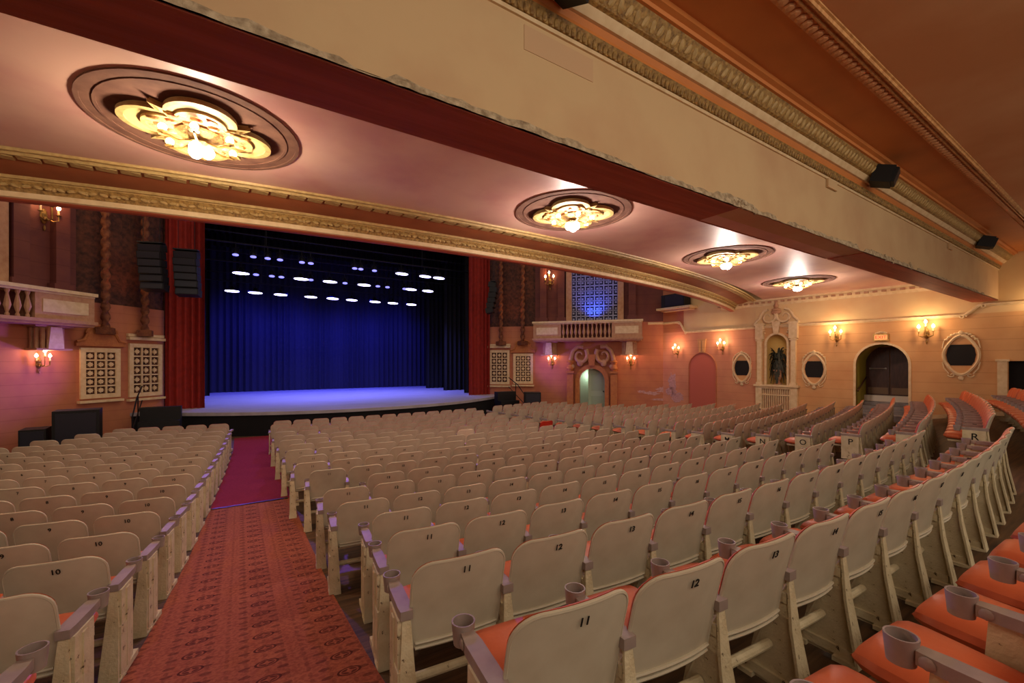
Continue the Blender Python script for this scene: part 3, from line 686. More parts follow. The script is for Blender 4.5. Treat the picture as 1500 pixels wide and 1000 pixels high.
# grille bays beside the proscenium, carved towers with twisted columns
def grille(F, LL, x0, x1, z0, z1, nx, lab, ped):
    t = thing('organ_grille', lab, 'grille', F)
    c = (x0+x1)/2
    put('frame', plate([rect(x0-.12, z0-.12, x1+.12, z1+.12), rect(x0, z0, x1, z1)], 0, .08), M_cream, t)
    put('backing', MB().box((c, .01, (z0+z1)/2), (x1-x0, .02, z1-z0)), M_tower, t)
    g = MB(); nz = 5; cw, chh = (x1-x0)/nx, (z1-z0)/nz
    for i in range(nx+1): g.box((x0+i*cw, .05, (z0+z1)/2), (.05, .05, z1-z0))
    for j in range(nz+1): g.box((c, .05, z0+j*chh), (x1-x0, .05, .05))
    for i in range(nx):
        for j in range(nz): g.box((x0+(i+.5)*cw, .04, z0+(j+.5)*chh), (.12, .04, .12)).box((x0+(i+.5)*cw, .035, z0+(j+.5)*chh), (cw*.6, .02, .03)).box((x0+(i+.5)*cw, .035, z0+(j+.5)*chh), (.03, .02, chh*.6))
    put('lattice', g, M_cream, t)
    if ped:
        pts = [(x0-.25, z1+.18), (x0-.25, z1+.32), (x0-.05, z1+.38), (x0+.05, z1+.6)]+[(c-.42*cos(PI*i/10), z1+.62+.26*sin(PI*i/10)) for i in range(11)]+[(x1-.05, z1+.6), (x1+.05, z1+.38), (x1+.25, z1+.32), (x1+.25, z1+.18)]
        put('pediment', plate([pts], 0, .12).tube([(p[0], .13, p[1]) for p in pts[1:-1]], .05, 6), M_stoneo, t)
    else: put('cap_moulding', MB().box((c, .08, z1+.3), (x1-x0+.36, .16, .1)).box((c, .05, z1+.42), (x1-x0+.36, .1, .1)), M_cream, t)
    put('sill_moulding', MB().box((c, .08, z0-.22), (x1-x0+.36, .16, .08)), M_cream, t)
for F, fl_, sd in ((F4, 0, 'right'), (G4, 1, 'left')):
    grille(F, L4, .24, L4-.2, -1.1, .35, 3, 'white lattice grille with curved pediment on the %s of the stage' % sd, True)
for F, fl_, sd in ((F5, 0, 'right'), (G5, 1, 'left')):
    grille(F, L5, .25, L5-.28, -1.15, .55, 3, 'flat-topped white lattice grille next to the %s stage curtain' % sd, False)
def twisted(name, x, y, lab, mm):
    m = MB(); n = 10; K = 130; vs = []; fs = []
    for i in range(K+1):
        z = 1.15+6.2*i/K
        for j in range(n):
            q = 2*PI*j/n; r = .10+.035*cos(2*(q-i*.42)); vs.append((x+r*cos(q), y+r*sin(q), z))
    for i in range(K):
        for j in range(n): fs.append((i*n+j, i*n+(j+1) % n, (i+1)*n+(j+1) % n, (i+1)*n+j))
    m.add(vs, fs).box((x, y, 1.05), (.42, .42, .22)); put(name, m, mm, label=lab, cat='column')
twisted('twisted_column', 13.25, 19.55, 'twisted carved column above the pedimented grille right of stage', M_stone2)
twisted('twisted_column', 12.35, 20.4, 'twisted carved column right of the hanging speaker', M_stone2)
twisted('twisted_column', 9.4-13.25, 19.55, 'twisted carved column above the pedimented grille left of stage', M_stone2)
twisted('twisted_column', 9.4-12.35, 20.4, 'twisted carved column beside the left stage curtain', M_stone2)

# ------------------------------------------------------------------ proscenium and stage
struct('wall_proscenium', MB().box((-5.2, 21.45, 2.7), (5.6, .3, 12)).box((14.6, 21.45, 2.7), (5.4, .3, 12)).box((4.7, 21.45, 8.6), (15, .3, 1.6)), M_tower)
ZS = -1.84
def stg(x):
    xx = min(1, abs(x-4.7)/7.6); return 17.35+2.9*xx**2.2
t = thing('stage', 'wide stage with pale deck and black curved front edge', 'stage', T(0, 0, 0))
xs = [-3.3+16*i/32 for i in range(33)]
dk = MB(); ol = [(x, stg(x)) for x in xs]+[(14.6, 21.0), (14.6, 31.6), (-5.2, 31.6), (-5.2, 21.0)]
m = plate([ol], 0, .12); dm = MB(); dm.v = [Vector((v.x, v.z, ZS-.0-(.12-v.y))) for v in m.v]; dm.f = m.f
put('deck', dm, M_deck, t)
fc = MB()
for i in range(32):
    fc.add([(xs[i], stg(xs[i])+.06, ZS-.05), (xs[i+1], stg(xs[i+1])+.06, ZS-.05), (xs[i+1], stg(xs[i+1])+.06, -2.9), (xs[i], stg(xs[i])+.06, -2.9)], [(0, 1, 2, 3)])
put('apron_face', fc, M_blk, t)
def pleat(x0, x1, y, z0, z1, amp, step, axis='x'):
    n = int(abs(x1-x0)/step*8)
    def f(a, b_):
        x = x0+(x1-x0)*a; return (x, y+amp*sin(2*PI*(x-x0)/step)+amp*.4*sin(2.3*PI*(x-x0)/step+1), z0+(z1-z0)*b_)
    return MB().grid(f, n, 2)
put('stage_curtain', pleat(10.65, 11.95, 21.0, ZS, 7.9, .07, .22), M_redcurt, label='red velvet curtain at the right side of the stage opening', cat='curtain')
put('stage_curtain', pleat(-2.45, -1.2, 21.0, ZS, 7.9, .07, .22), M_redcurt, label='red velvet curtain at the left side of the stage opening', cat='curtain')
put('backdrop_curtain', pleat(-4.5, 14, 31.0, ZS, 9, .07, .35), M_bluecurt, label='blue-lit pleated backdrop curtain across the rear of the stage', cat='curtain')
for k, y in enumerate((22.6, 25.4, 28.2)):
    o_ = ('front', 'middle', 'rearmost')[k]
    put('side_drape', pleat(11.15-.1*k, 14.2, y, ZS, 9, .09, .3), M_blk, label='%s black side drape on the right of the stage' % o_, cat='drape')
    put('side_drape', pleat(-4.6, -1.7+.15*k, y, ZS, 9, .09, .3), M_blk, label='%s black side drape on the left of the stage' % o_, cat='drape')
    put('border_drape', pleat(-4.6, 14.2, y-.25, 6.3+.0*k, 9, .06, .3), M_blk, label='%s black border drape over the stage' % o_, cat='drape')
struct('wall_stage', MB().box((4.7, 31.8, 3), (20, .2, 12)).box((-5.3, 26.5, 3), (.2, 10.6, 12)).box((14.7, 26.5, 3), (.2, 10.6, 12)).box((4.7, 26.5, 9), (20, 10.6, .2)), M_blk)
# lighting pipes
def pipe(y, z, lab):
    o = put('lighting_pipe', MB().tube([(-3.6, y, z), (13.2, y, z)], .035, 8).tube([(-3.6, y, z+.45), (13.2, y, z+.45)], .025, 8).tube([(1, y, z), (1, y, 8.9)], .015, 5).tube([(8.5, y, z), (8.5, y, 8.9)], .015, 5), M_pole, label=lab, cat='pipe')
pipe(28.0, 4.45, 'rear lighting pipe carrying the lowest bright row'); pipe(24.0, 4.75, 'middle lighting pipe over the stage'); pipe(22.5, 5.3, 'front lighting pipe over the stage')
def fixture(x, y, z, bright, lab, grp, tilt):
    t = thing('stage_light', lab, 'stage light', T(x, y, z), grp)
    put('yoke', MB().tube([(-.13, 0, -.18), (-.13, 0, 0), (.13, 0, 0), (.13, 0, -.18)], .015, 6).tube([(0, 0, 0), (0, 0, .18)], .02, 6), M_pole, t)
    m = MB().lathe([(.07, .16), (.1, .1), (.12, -.02), (.13, -.14), (.12, -.16)], 12, m=T(0, 0, -.2) @ RX(tilt))
    if bright: m.box((0, 0, -.12), (.74, .2, .1), T(0, 0, -.2) @ RX(tilt))
    h = put('lamp_housing', m, M_pole, t)
    put('lens', MB().ball((0, 0, 0), (.36 if bright else .13, .10 if bright else .08, .045), 12, 5, T(0, 0, -.2) @ RX(tilt) @ T(0, 0, -.17)), M_led if bright else M_led2, h)
def colx(px, y):
    u = (px-750)/FPX; rx, ry = sin(YAW)+u*cos(YAW), cos(YAW)-u*sin(YAW); return rx/ry*y
ordn = ['first', 'second', 'third', 'fourth', 'fifth', 'sixth', 'seventh', 'eighth', 'ninth', 'tenth', 'eleventh', 'twelfth', 'thirteenth', 'fourteenth', 'fifteenth', 'sixteenth', 'seventeenth', 'eighteenth', 'nineteenth', 'twentieth']
for i, px in enumerate((340, 374, 411, 455, 487, 515, 549, 575, 602)):
    fixture(colx(px, 28), 28, 4.25, True, 'bright stage light, %s from left on the lowest row' % ordn[i], 'stage lights of the lowest row', -.5)
for i, px in enumerate((353, 375, 398, 412, 441, 455, 483, 505, 533, 553, 567, 592, 601, 626)):
    fixture(colx(px, 24), 24, 4.57, px in (353, 441, 483, 533, 601, 626), 'stage light, %s from left on the middle row' % ordn[i], 'stage lights of the middle row', -.5)
for i, px in enumerate((345, 371, 392, 410, 442, 455, 519, 528, 548, 588, 622, 642)):
    fixture(colx(px, 22.5), 22.5, 5.1, px in (588, 622, 642), 'stage light, %s from left on the top row' % ordn[i], 'stage lights of the top row', -.5)
# hanging speakers
def array(x, y, z, n, rz, lab):
    t = thing('line_array', lab, 'speaker', T(x, y, z) @ RZ(rz) @ Matrix.Scale(.84, 4))
    for k in range(n):
        a = (k-(n-1)/2)*.07
        c = put('speaker_cabinet', MB().box((0, 0, 0), (.85, .45, .3), T(0, .06*abs(k-1), -.32*k) @ RX(-a)), M_black, t)
        put('grille', MB().box((0, -.23, 0), (.78, .02, .25), T(0, .06*abs(k-1), -.32*k) @ RX(-a)), mat('speaker_mesh', '1c1c28', .4), c)
    put('hanging_bar', MB().box((0, 0, .2), (.9, .3, .05)).tube([(-.3, 0, .2), (-.3, 0, (7.84-z)/.84)], .012, 5).tube([(.3, 0, .2), (.3, 0, (7.84-z)/.84)], .012, 5), M_pole, t)
array(11.3, 19.4, 4.05, 6, .9, 'black speaker column hanging at the right of the stage')
array(-1.65, 19.35, 3.9, 6, -.25, 'black speaker column hanging over the left stage curtain')
array(-2.62, 19.3, 4.0, 6, -.35, 'black speaker column hanging furthest left beside the carved tower')
def floorspk(x, y, rz, lab, w_=.95, h_=1.3):
    z = fl(x, y); t = thing('floor_speaker', lab, 'speaker', T(x, y, z) @ RZ(rz))
    b_ = MB().box((0, 0, h_/2), (w_, .7, h_)); put('cabinet', b_, M_black, t)
    put('grille', MB().box((0, -.36, h_*.55), (w_*.86, .02, h_*.78)), MC['speaker_mesh'], t)
put('rigging_beam', MB().box((4.7, 19.4, 7.95), (17.4, .3, .25)), M_pole, label='dark rigging beam over the stage front that carries the speaker columns', cat='beam')
floorspk(-3.95, 17.1, .1, 'large black floor speaker left of the stage', .95, 1.35)
floorspk(-4.75, 16.9, .1, 'smaller black floor speaker furthest left of the stage', .5, .9)
floorspk(12.45, 17.5, -.5, 'black floor speaker right of the stage steps', .8, 1.2)
# stage steps and rails
for sg, x0, lab in ((1, -2.3, 'left'), (-1, 11.7, 'right')):
    t = thing('stage_steps', 'black steps with thin handrail at the %s end of the stage' % lab, 'steps', T(x0, 18.2, 0))
    for k in range(3): put('step', MB().box((0, -.0+.35*k, -2.75+.15+.15*k*1.5-.0), (1.1, .36, .3+.45*k)), M_black, t)
    put('handrail', MB().tube([(-.6*sg, -.3, -1.75), (-.6*sg, .4, -1.2), (-.6*sg, 1.3, -.85)], .022, 6).tube([(-.6*sg, -.3, -1.75), (-.6*sg, -.3, -2.75)], .022, 6).tube([(-.6*sg, .6, -1.15), (-.6*sg, .6, -2.4)], .02, 6).tube([(-.6*sg, -.3, -2.2), (-.6*sg, 1.3, -1.35)], .018, 6), M_pole, t)
    put('platform', MB().box((-1.2*sg, .5, -2.62), (1.2, 1.0, .26)), M_black, t)

# ------------------------------------------------------------------ chandeliers on medallions
def quat(s, n=72):
    r = []; a, c = .37*s, .31*s
    for i in range(n):
        q = 2*PI*i/n; ph = (q+PI/4) % (PI/2)-PI/4; rr = a*cos(ph)+math.sqrt(max(1e-6, c*c-a*a*sin(ph)**2))
        if abs(abs(ph)-PI/4) < .02: rr *= 1.4
        r.append((rr*cos(q), rr*sin(q)))
    return r
def circ(r, n=48): return [(r*cos(2*PI*i/n), r*sin(2*PI*i/n)) for i in range(n)]
FL = Matrix(((1, 0, 0, 0), (0, 0, 1, 0), (0, 1, 0, 0), (0, 0, 0, 1)))   # plate (s,y,z) -> (s, z, y)
def flat(loops, z0, z1): return MB().merge(plate(loops, z0, z1), FL)
def chandelier():
    t = thing('ceiling_chandelier', '', 'chandelier', T(0, 0, 0), 'chandeliers under the balcony')
    put('rose_shadow_disc', flat([circ(.98)], -.008, 0).merge(flat([circ(.99), circ(.95)], -.018, 0)).merge(flat([circ(.86), circ(.83)], -.016, 0)), M_mshadow, t)  # brown disc paints the plate's shadow on the ceiling; the rings are relief
    put('medallion_plate', flat([quat(.98)], -.05, -.0), M_molive, t)
    put('outer_rim', flat([quat(1.02), quat(.93)], -.07, -.03), M_gold2, t)
    put('inner_rim', flat([quat(.74), quat(.68)], -.075, -.035), M_gold2, t)
    o = flat([quat(.68)], -.06, -.04)
    for k in range(28):
        q = k*2.4; r = .08+.4*(k/28)**.7; o.ball((r*cos(q)*.95, r*sin(q)*.95, -.065), (.06, .035, .025), 7, 4, None)
    put('foliage_relief', o, M_mred, t)
    put('centre_boss', MB().lathe([(.03, -.22), (.07, -.2), (.10, -.17), (.06, -.15), (.12, -.12), (.2, -.10), (.22, -.08)], 16), M_gold, t)
    for k in range(6):
        q = k*PI/3+.35; x, y = .34*cos(q), .34*sin(q)
        a = put('arm', MB().tube([(.05*cos(q), .05*sin(q), -.16), (x*.6, y*.6, -.22), (x, y, -.2), (x, y, -.17)], .014, 6).lathe([(.01, 0), (.05, .01), (.03, .03)], 8, (x, y, -.2)), M_brass, t)
        put('bulb', MB().ball((x, y, -.14), .04, 10, 6), M_bulb, a)
    for k in range(3):
        q = k*2.09; put('globe', MB().ball((.07*cos(q), .07*sin(q), -.25), .07, 10, 6), M_bulbw, t)
    return t
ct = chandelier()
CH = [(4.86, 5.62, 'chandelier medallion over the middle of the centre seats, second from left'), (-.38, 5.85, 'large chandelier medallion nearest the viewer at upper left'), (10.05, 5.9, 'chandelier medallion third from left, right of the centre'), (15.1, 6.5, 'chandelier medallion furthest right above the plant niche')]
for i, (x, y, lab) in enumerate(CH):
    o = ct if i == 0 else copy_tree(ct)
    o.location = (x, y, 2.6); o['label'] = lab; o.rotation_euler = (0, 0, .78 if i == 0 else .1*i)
    lamp('chandelier_lamp', 'POINT', (x, y, 2.12), 125, (1.0, .80, .58) if i == 1 else (1, .84, .74), .1)
    lamp('chandelier_lamp', 'POINT', (x, y, 2.29), 11, (1.0, .78, .5) if i == 1 else (1, .84, .74), .05)
lamp('chandelier_lamp', 'POINT', (-5.6, 6.5, 2.12), 125, (1.0, .80, .58), .12)
# small things on the ceiling
put('ceiling_hole', MB().lathe([(.06, -.004), (.05, .0)], 10, (3.35, 4.6, 2.598)), M_dark, label='small dark hole in the ceiling between beam and second chandelier', cat='hole')

# speakers on the beam cornice
def wallspk(x, lab):
    t = thing('cornice_speaker', lab, 'speaker', T(x, 2.52, 3.0) @ RZ(.25) @ RX(.35), 'small speakers along the ceiling cornice')
    pr = plate([[(-.17, -.13), (.17, -.13), (.17, .13), (-.17, .13)]], -.12, .12)
    put('cabinet', MB().box((0, 0, 0), (.36, .26, .26)).box((0, -.14, 0), (.3, .06, .22)), M_black, t)
    put('grille', MB().box((0, -.175, 0), (.29, .01, .21)), mat('dark_grille', '241a18', .6), t)
    put('bracket', MB().tube([(0, .1, .1), (0, .2, .16), (0, .2, .25)], .02, 6).box((0, .12, .05), (.1, .05, .18)), M_pole, t)
wallspk(2.12, 'black speaker cut by the top edge of the photo'); wallspk(8.75, 'black cornice speaker nearer the middle, above the cream beam'); wallspk(15.75, 'small black cornice speaker furthest right near the wall')
for x, w_ in ((7.6, .32), (14.0, .3)):
    put('junction_box', MB().box((x, 2.80, 2.7), (w_, .03, .13)), M_beamface, label='small cream cover plate on the beam face %s' % ('near the middle speaker' if x < 9 else 'near the far speaker'), cat='cover plate')

# ------------------------------------------------------------------ seats (local: x across, +y towards the stage, origin on floor below backrest)
def back_fn(off, sc_=1.0, zt=.875, zb=.415, puff=0.0):
    def f(a, b_):
        z = zb+(zt-zb)*b_; r = .10; hw = .248*sc_*(.93+.07*min(1, b_*3))
        dz = zt-z
        if dz < r: hw = hw-r+math.sqrt(max(0, r*r-(r-dz)**2))
        dzb = z-zb
        if dzb < .04: hw = hw-.04+math.sqrt(max(0, .04**2-(.04-dzb)**2))
        x = (2*a-1)*hw; y = .035*(x/.25)**2-.10*(b_)-.02+.02*sin(PI*b_)*.6+off
        y += puff*math.sqrt(max(0, (1-(2*a-1)**4)*(1-(2*b_-1)**4)))
        return (x, y, z-.012*(x/.25)**2*(1 if b_ < .3 else 0))
    return f
def rowpts(n):                       # denser towards the rounded top
    return n
def solid(f0, f1, nu, nv):
    m = MB()
    def w_(b_): return 1-(1-b_)**1.6 if False else b_
    top = [0, .03, .08, .25, .5, .7, .78, .84, .89, .93, .96, .985, .998, 1.0]
    V0 = []; V1 = []; K = len(top)
    for b_ in top:
        for i in range(nu+1): V0.append(f0(i/nu, b_)); V1.append(f1(i/nu, b_))
    n = (nu+1)*K; fs = []
    for j in range(K-1):
        for i in range(nu):
            q = (j*(nu+1)+i, j*(nu+1)+i+1, (j+1)*(nu+1)+i+1, (j+1)*(nu+1)+i); fs.append(q); fs.append(tuple(n+k for k in reversed(q)))
        for i in (0, nu): fs.append((j*(nu+1)+i, (j+1)*(nu+1)+i, n+(j+1)*(nu+1)+i, n+j*(nu+1)+i))
    for i in range(nu):
        fs.append((i, i+1, n+i+1, n+i)); k = (K-1)*(nu+1); fs.append((k+i, k+i+1, n+k+i+1, n+k+i))
    m.add(V0+V1, fs)
    # outline of V0 for the rim bead
    ol = [V0[j*(nu+1)] for j in range(K)]+[V0[(K-1)*(nu+1)+i] for i in range(nu+1)]+[V0[j*(nu+1)+nu] for j in range(K-1, -1, -1)]
    return m, ol
sh, ol = solid(back_fn(0), back_fn(.016), 10, 0)
sh.tube([Vector(p)+Vector((0, .006, 0)) for p in ol], .0085, 6)
for zz, yy in ((.452, -.012), (.424, -.008)):
    sh.tube([(x, .035*(x/.25)**2-.022+(-.1*(zz-.415)/.46), zz-.012*(x/.25)**2) for x in [(-.222+.444*k/10) for k in range(11)]], .0085, 6)
ME_shell = sh.mesh('back_shell'); ME_shell.materials.append(M_shell)
ME_shell3 = sh.mesh('back_shell'); ME_shell3.materials.append(M_red)
ME_shell2 = sh.mesh('back_shell'); ME_shell2.materials.append(M_shell2)
pd, _ = solid(back_fn(.014, 1.015, .882, .43), back_fn(.03, .98, .872, .43, .035), 10, 0)
ME_pad = pd.mesh('back_pad'); ME_pad.materials.append(M_vinyl)
def cush_fn(up):
    def f(a, b_):
        a = .5-.5*cos(PI*a); b_ = .5-.5*cos(PI*b_)
        x = (2*a-1)*.235*(1-.08*(1-b_)); y = .04+.45*b_
        if b_ > .8: x *= 1-.14*((b_-.8)/.2)**2
        e_ = max(0, (1-abs(2*a-1)**7)*(1-abs(2*b_-1)**9))**.5
        return (x, y, .435+.03*b_+(.052*e_+.012*sin(PI*a)*sin(PI*b_) if up else -.045*e_))
    return f
cu = MB(); cu.grid(cush_fn(True), 10, 10); cu.grid(cush_fn(False), 10, 10)
ME_cush = cu.mesh('seat_cushion'); ME_cush.materials.append(M_vinyl)
ME_pan = MB().box((0, .25, .39), (.40, .36, .03), taper=1.05).tube([(-.24, .09, .39), (.24, .09, .39)], .018, 6).mesh('seat_pan'); ME_pan.materials.append(M_iron)
ME_tube = MB().tube([(-.26, .07, .22), (.26, .07, .22)], .024, 10).mesh('cross_tube'); ME_tube.materials.append(M_iron)
def standard(x, tube=True):
    web = plate([[(-.035, .60), (.24, .60), (.25, .45), (.12, .36), (.18, .07), (.22, .05), (.23, 0), (-.125, 0), (-.115, .10), (-.06, .36)]], -.008, .008)
    m = MB(); m.v = [Vector((x+v.y, v.x, v.z)) for v in web.v]; m.f = list(web.f)
    m.add([(x-.02, -.04, .60), (x+.02, -.04, .60), (x+.036, -.065, .36), (x-.036, -.065, .36), (x+.055, -.13, .0), (x-.055, -.13, .0),
           (x-.02, -.028, .60), (x+.02, -.028, .60), (x+.036, -.05, .36), (x-.036, -.05, .36), (x+.055, -.115, .0), (x-.055, -.115, .0)],
          [(0, 3, 2, 1), (3, 5, 4, 2), (6, 7, 8, 9), (9, 8, 10, 11), (0, 6, 9, 3), (3, 9, 11, 5), (1, 2, 8, 7), (2, 4, 10, 8), (0, 1, 7, 6), (5, 11, 10, 4)])
    m.tube([(x, -.03, .58), (x, .06, .4), (x, .19, .05)], .012, 6)
    m.box((x, -.06, .012), (.11, .12, .025)).box((x, .18, .012), (.09, .08, .025)); m.box((x, .02, .5), (.045, .1, .05))
    m.box((x, .06, .05), (.05, .3, .05))
    return m
ME_stL = standard(-.275).mesh('standard', ang=.5); ME_stL.materials.append(M_iron)
ME_stR = standard(.275).mesh('standard', ang=.5); ME_stR.materials.append(M_iron)
def armrest(x):
    m = MB(); K = 12; top = [(-.03, -.05), (.03, -.05), (.034, .0), (.034, .2), (.026, .27), (-.026, .27), (-.034, .2), (-.034, 0)]
    vs = [(x+a, b_, z) for z in (.60, .645) for a, b_ in top]; n = len(top)
    m.add(vs, [tuple(range(n)), tuple(range(2*n-1, n-1, -1))]+[(i, (i+1) % n, n+(i+1) % n, n+i) for i in range(n)])
    m.lathe([(.012, .575), (.04, .575), (.048, .66), (.048, .665), (.042, .665), (.036, .59), (.01, .588)], 18, (x, .315, 0))
    m.ball((x-.034, .24, .622), (.005, .022, .022), 8, 5)
    return m
ME_amL = armrest(-.275).mesh('armrest', ang=.5); ME_amL.materials.append(M_grey)
ME_amR = armrest(.275).mesh('armrest', ang=.5); ME_amR.materials.append(M_grey)
def endpanel(x): return MB().box((x, .06, .30), (.035, .19, .60)).box((x, .06, .3), (.05, .05, .56)).box((x, .08, .02), (.05, .3, .04)).box((x, -.01, .18), (.045, .1, .36))
ME_epL = endpanel(-.30).mesh('end_panel', False); ME_epL.materials.append(M_iron)
ME_epR = endpanel(.30).mesh('end_panel', False); ME_epR.materials.append(M_iron)
def letterpanel(x): return MB().box((x, .12, .38), (.03, .27, .44)).box((x, .08, .07), (.05, .3, .14))
ME_lp = letterpanel(-.30).mesh('end_panel', False); ME_lp.materials.append(M_iron)
NUM = {}
def numme(n):
    if n not in NUM:
        b_ = .86; f = back_fn(0)((.5), b_)
        m = MB().merge(textmesh(str(n), .052), T(.015, f[1]-.007, f[2]) @ RX(.285))
        NUM[n] = m.mesh('seat_number', False); NUM[n].materials.append(M_ink)
    return NUM[n]
LET = {}
def letme(c):
    if c not in LET:
        m = MB().merge(textmesh(c, .16), T(-.318, .11, .49) @ RZ(-PI/2)); LET[c] = m.mesh('row_letter', False); LET[c].materials.append(M_ink)
    return LET[c]
ME_strap = MB().box((-.275, .12, .648), (.074, .05, .006)).mesh('arm_tape'); ME_strap.materials.append(M_strap)

SP = .82; seats = []
RY0 = lambda k: 1.01+SP*k if k >= 0 else .92+.86*k
def rowpts_(k, x0, n, sg=1):
    x = x0; r_ = []; ex = .2 if x0 > 9 else 0
    for j in range(n):
        th = slope(x); r_.append((x, RY0(k)+sag(x)+ex, th)); x += sg*.55*cos(th)
    return r_
OFF = {0: 1.0, 1: .96, 2: 1.08, 3: 1.19, 4: 1.06, 5: 1.06, 6: 1.2, -1: 1.02}
RLIM_Y = [2.8, 9, 10, 12, 13.6, 15, 16]; RLIM_X = [18.4, 17.5, 16.8, 15.2, 13.9, 13.1, 11.9]
for k in range(-2, 18):
    # centre block
    n = 14 if k < 2 else 12 if k < 4 else 13
    x0 = OFF.get(k, 1.0+(.12 if k % 2 else 0))
    if k >= -1:
        for j, (x, y, th) in enumerate(rowpts_(k, x0, n)):
            if k == 6 and j == 0: continue
            seats.append(dict(b='c', k=k, j=j, x=x, y=y, th=th, first=(j == 0 or (k == 6 and j == 1)), last=j == n-1, num=11+j))
    # left block: counted from the aisle
    ye = RY0(k)+sag(-1); xe = -1.02+.04*(ye-3.1)
    if k >= 0:
        for j, (x, y, th) in enumerate(rowpts_(k, xe, 14, -1)):
            if 9.4-x > itp(y, RLIM_Y, RLIM_X): break
            seats.append(dict(b='l', k=k, j=j, x=x, y=y, th=th, first=False, last=j == 0, num=10-j if j < 10 else None))
    # right block
    yr = RY0(k)+sag(10.5); xs_ = 10.25-.13*max(0, yr-7.0)
    if k <= 0: xs_ += .4
    for j, (x, y, th) in enumerate(rowpts_(k, xs_, 15)):
        if x > itp(y, RLIM_Y, RLIM_X): break
        seats.append(dict(b='r', k=k, j=j, x=x, y=y, th=th, first=j == 0, last=False, num=None))
    if seats and seats[-1]['b'] == 'r': seats[-1]['last'] = True
vis = []
for s in seats:
    z = fl(s['x'], s['y']); s['z'] = z
    ok = False; s['px'] = 9999
    for (dx, dy, dz) in ((0, 0, .87), (0, .35, .6), (0, 0, .3), (-.27, .1, .6), (.27, .1, .6)):
        X = s['x']+dx*cos(s['th'])-dy*sin(s['th']); Y = s['y']+dx*sin(s['th'])+dy*cos(s['th']); Z = z+dz
        d = X*sin(YAW)+Y*cos(YAW)
        if d < .25: continue
        px = 750+FPX*(X*cos(YAW)-Y*sin(YAW))/d; py = 530-FPX*Z/d
        if -40 < px < 1540 and 400 < py < 1040: ok = True; s['d'] = d; s['px'] = min(s['px'], px)
    if ok: vis.append(s)
def scr(s):
    X, Y, Z = s['x'], s['y'], s['z']+.75; d = X*sin(YAW)+Y*cos(YAW); return 750+FPX*(X*cos(YAW)-Y*sin(YAW))/d, 530-FPX*Z/d
for (px, py, tg) in ((875, 655, 'fresh'), (670, 639, 'fresh'), (800, 624, 'red')):
    q = min(vis, key=lambda s: math.hypot(scr(s)[0]-px, (scr(s)[1]-py)*2)); q['sp'] = tg; q['k0'] = 1
vis.sort(key=lambda s: s['d'] if not s.get('k0') else 0)
N_IND = 300
near, far = vis[:N_IND], vis[N_IND:]
LETTERS = {0: 'R', 2: 'P', 3: 'O', 4: 'N', 5: 'M', 6: 'L', 7: 'K', 8: 'J'}
rowname = lambda k: {-2: 'rearmost', -1: 'nearest'}.get(k) or ordn[k]
parts0 = [('back_shell', ME_shell), ('back_pad', ME_pad), ('seat_cushion', ME_cush), ('seat_pan', ME_pan), ('cross_tube', ME_tube), ('standard', ME_stL), ('armrest', ME_amL)]
protos = {n: bpy.data.objects.new(n, me) for n, me in parts0}
def kid(name, me, par, lab=None):
    o = bpy.data.objects.new(name, me); COL.objects.link(o); o.parent = par
    if lab: o['label'] = lab
    return o
bn = {'c': 'centre block', 'l': 'left block', 'r': 'right block'}
for s in near:
    k, j = s['k'], s['j']
    rn = ('row beside the viewpoint' if k == -1 else 'row behind the viewpoint' if k == -2 else '%s row ahead' % ordn[k])
    if s['b'] == 'c': fr_ = '%s seat from the carpeted aisle' % ordn[j]
    elif s['b'] == 'l': fr_ = '%s seat left of the aisle' % ordn[j]
    else: fr_ = '%s seat from its left end' % ordn[j]
    lab = 'cream-backed orange seat, %s, %s, %s' % (bn[s['b']], rn, fr_)
    t = thing('theatre_seat', lab, 'seat', T(s['x'], s['y'], s['z']+.012) @ RZ(s['th']+random.uniform(-.012, .012)), 'fixed theatre seats in curved rows')
    special = s.get('sp') == 'fresh'
    if special: t['label'] = lab.replace('cream-backed orange', 'whiter repainted')
    if s.get('sp') == 'red': t['label'] = lab.replace('cream-backed orange', 'red bare-backed')
    for nme, me in parts0:
        if nme == 'back_shell' and special: me = ME_shell2
        if nme == 'back_shell' and s.get('sp') == 'red': me = ME_shell3
        kid(nme, me, t)
    if s['last']: kid('standard', ME_stR, t); kid('armrest', ME_amR, t)
    if s['b'] == 'l' and s['last']: kid('end_panel', ME_epR, t)
    if s['b'] == 'c' and s['first']: kid('end_panel', ME_epL, t)
    if s['b'] == 'r' and s['first']:
        e_ = kid('end_panel', ME_lp, t)
        if k in LETTERS: kid('row_letter', letme(LETTERS[k]), e_, 'black row letter %s' % LETTERS[k])
    if s['num'] and s['d'] < 9: kid('seat_number', numme(s['num']), t, 'black seat number %d' % s['num'])
    if k <= 1 and (j*7+k) % 5 == 2: kid('arm_tape', ME_strap, t)
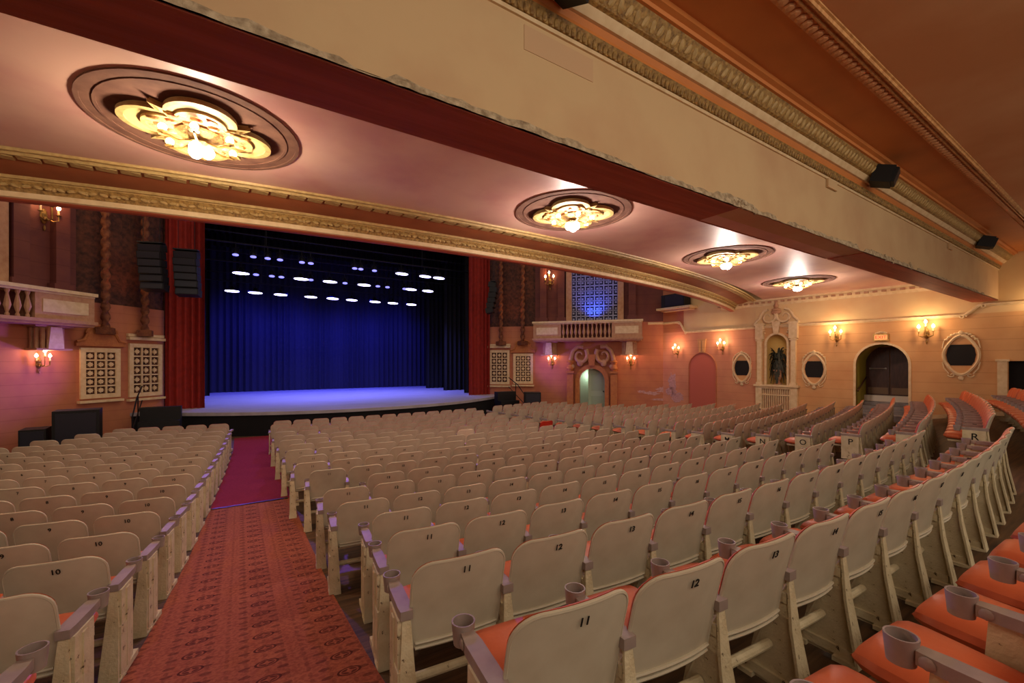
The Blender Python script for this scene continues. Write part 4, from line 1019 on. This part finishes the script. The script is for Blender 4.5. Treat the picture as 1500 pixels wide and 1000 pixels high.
# remaining far seats, built as one object
def lowpoly(me): return [v.co.copy() for v in me.vertices], [tuple(p.vertices) for p in me.polygons]
def simple(shell):
    m = MB()
    return m
def far_mesh(src, name, m, only=None):
    V = []; Fc = []
    for s in far:
        if only and not only(s): continue
        mt = T(s['x'], s['y'], s['z']+.012) @ RZ(s['th']); o = len(V)
        for v in src.v: V.append(tuple(mt @ v))
        Fc += [tuple(i+o for i in f) for f in src.f]
    me = bpy.data.meshes.new(name); me.from_pydata(V, [], Fc); me.update(); me.materials.append(m)
    return me
ft = thing('theatre_seat_rows', 'distant rows of cream-backed seats near the stage and far right wall', 'seats'); ft['kind'] = 'stuff'
f0, _ = solid(back_fn(0), back_fn(.016), 6, 0); f1, _ = solid(back_fn(.016, 1.01, .88), back_fn(.05, .97, .87), 6, 0)
c1 = MB(); c1.grid(cush_fn(True), 4, 4); c1.grid(cush_fn(False), 4, 4)
s1_ = MB().box((-.275, 0, .3), (.03, .12, .6)).box((-.275, .1, .03), (.04, .42, .06)).tube([(-.26, .07, .22), (.26, .07, .22)], .022, 5)
a1_ = MB().box((-.275, .12, .622), (.062, .36, .045)).lathe([(.045, .58), (.048, .665), (.04, .665), (.035, .6)], 8, (-.275, .315, 0))
allp = MB().merge(f0)
# one object, four material slots
mset = [(f0, M_shell), (f1, M_vinyl), (c1, M_vinyl), (s1_, M_iron), (a1_, M_grey)]
V = []; Fc = []; MI = []
mats = [M_shell, M_vinyl, M_iron, M_grey]
for s in far:
    mt = T(s['x'], s['y'], s['z']+.012) @ RZ(s['th'])
    lst = list(mset)
    if s['last']: lst += [(MB().box((.275, .0, .3), (.035, .14, .6)).box((.275, .1, .03), (.04, .42, .06)), M_iron), (MB().box((.275, .12, .622), (.07, .4, .045)), M_grey)]
    for src, mm in lst:
        o = len(V); V += [tuple(mt @ v) for v in src.v]; Fc += [tuple(i+o for i in f) for f in src.f]; MI += [mats.index(mm)]*len(src.f)
me = bpy.data.meshes.new('theatre_seat_rows'); me.from_pydata(V, [], Fc); me.update()
for m_ in mats: me.materials.append(m_)
me.polygons.foreach_set('material_index', MI); me.polygons.foreach_set('use_smooth', [False]*len(Fc))
bpy.data.objects.remove(ft)
put('theatre_seat_rows', me, None, label='distant rows of cream-backed seats nearest the stage and right wall', cat='seats', kind='stuff')
for o in protos.values(): bpy.data.objects.remove(o)
print('seats', len(vis), 'near', len(near), 'far', len(far))
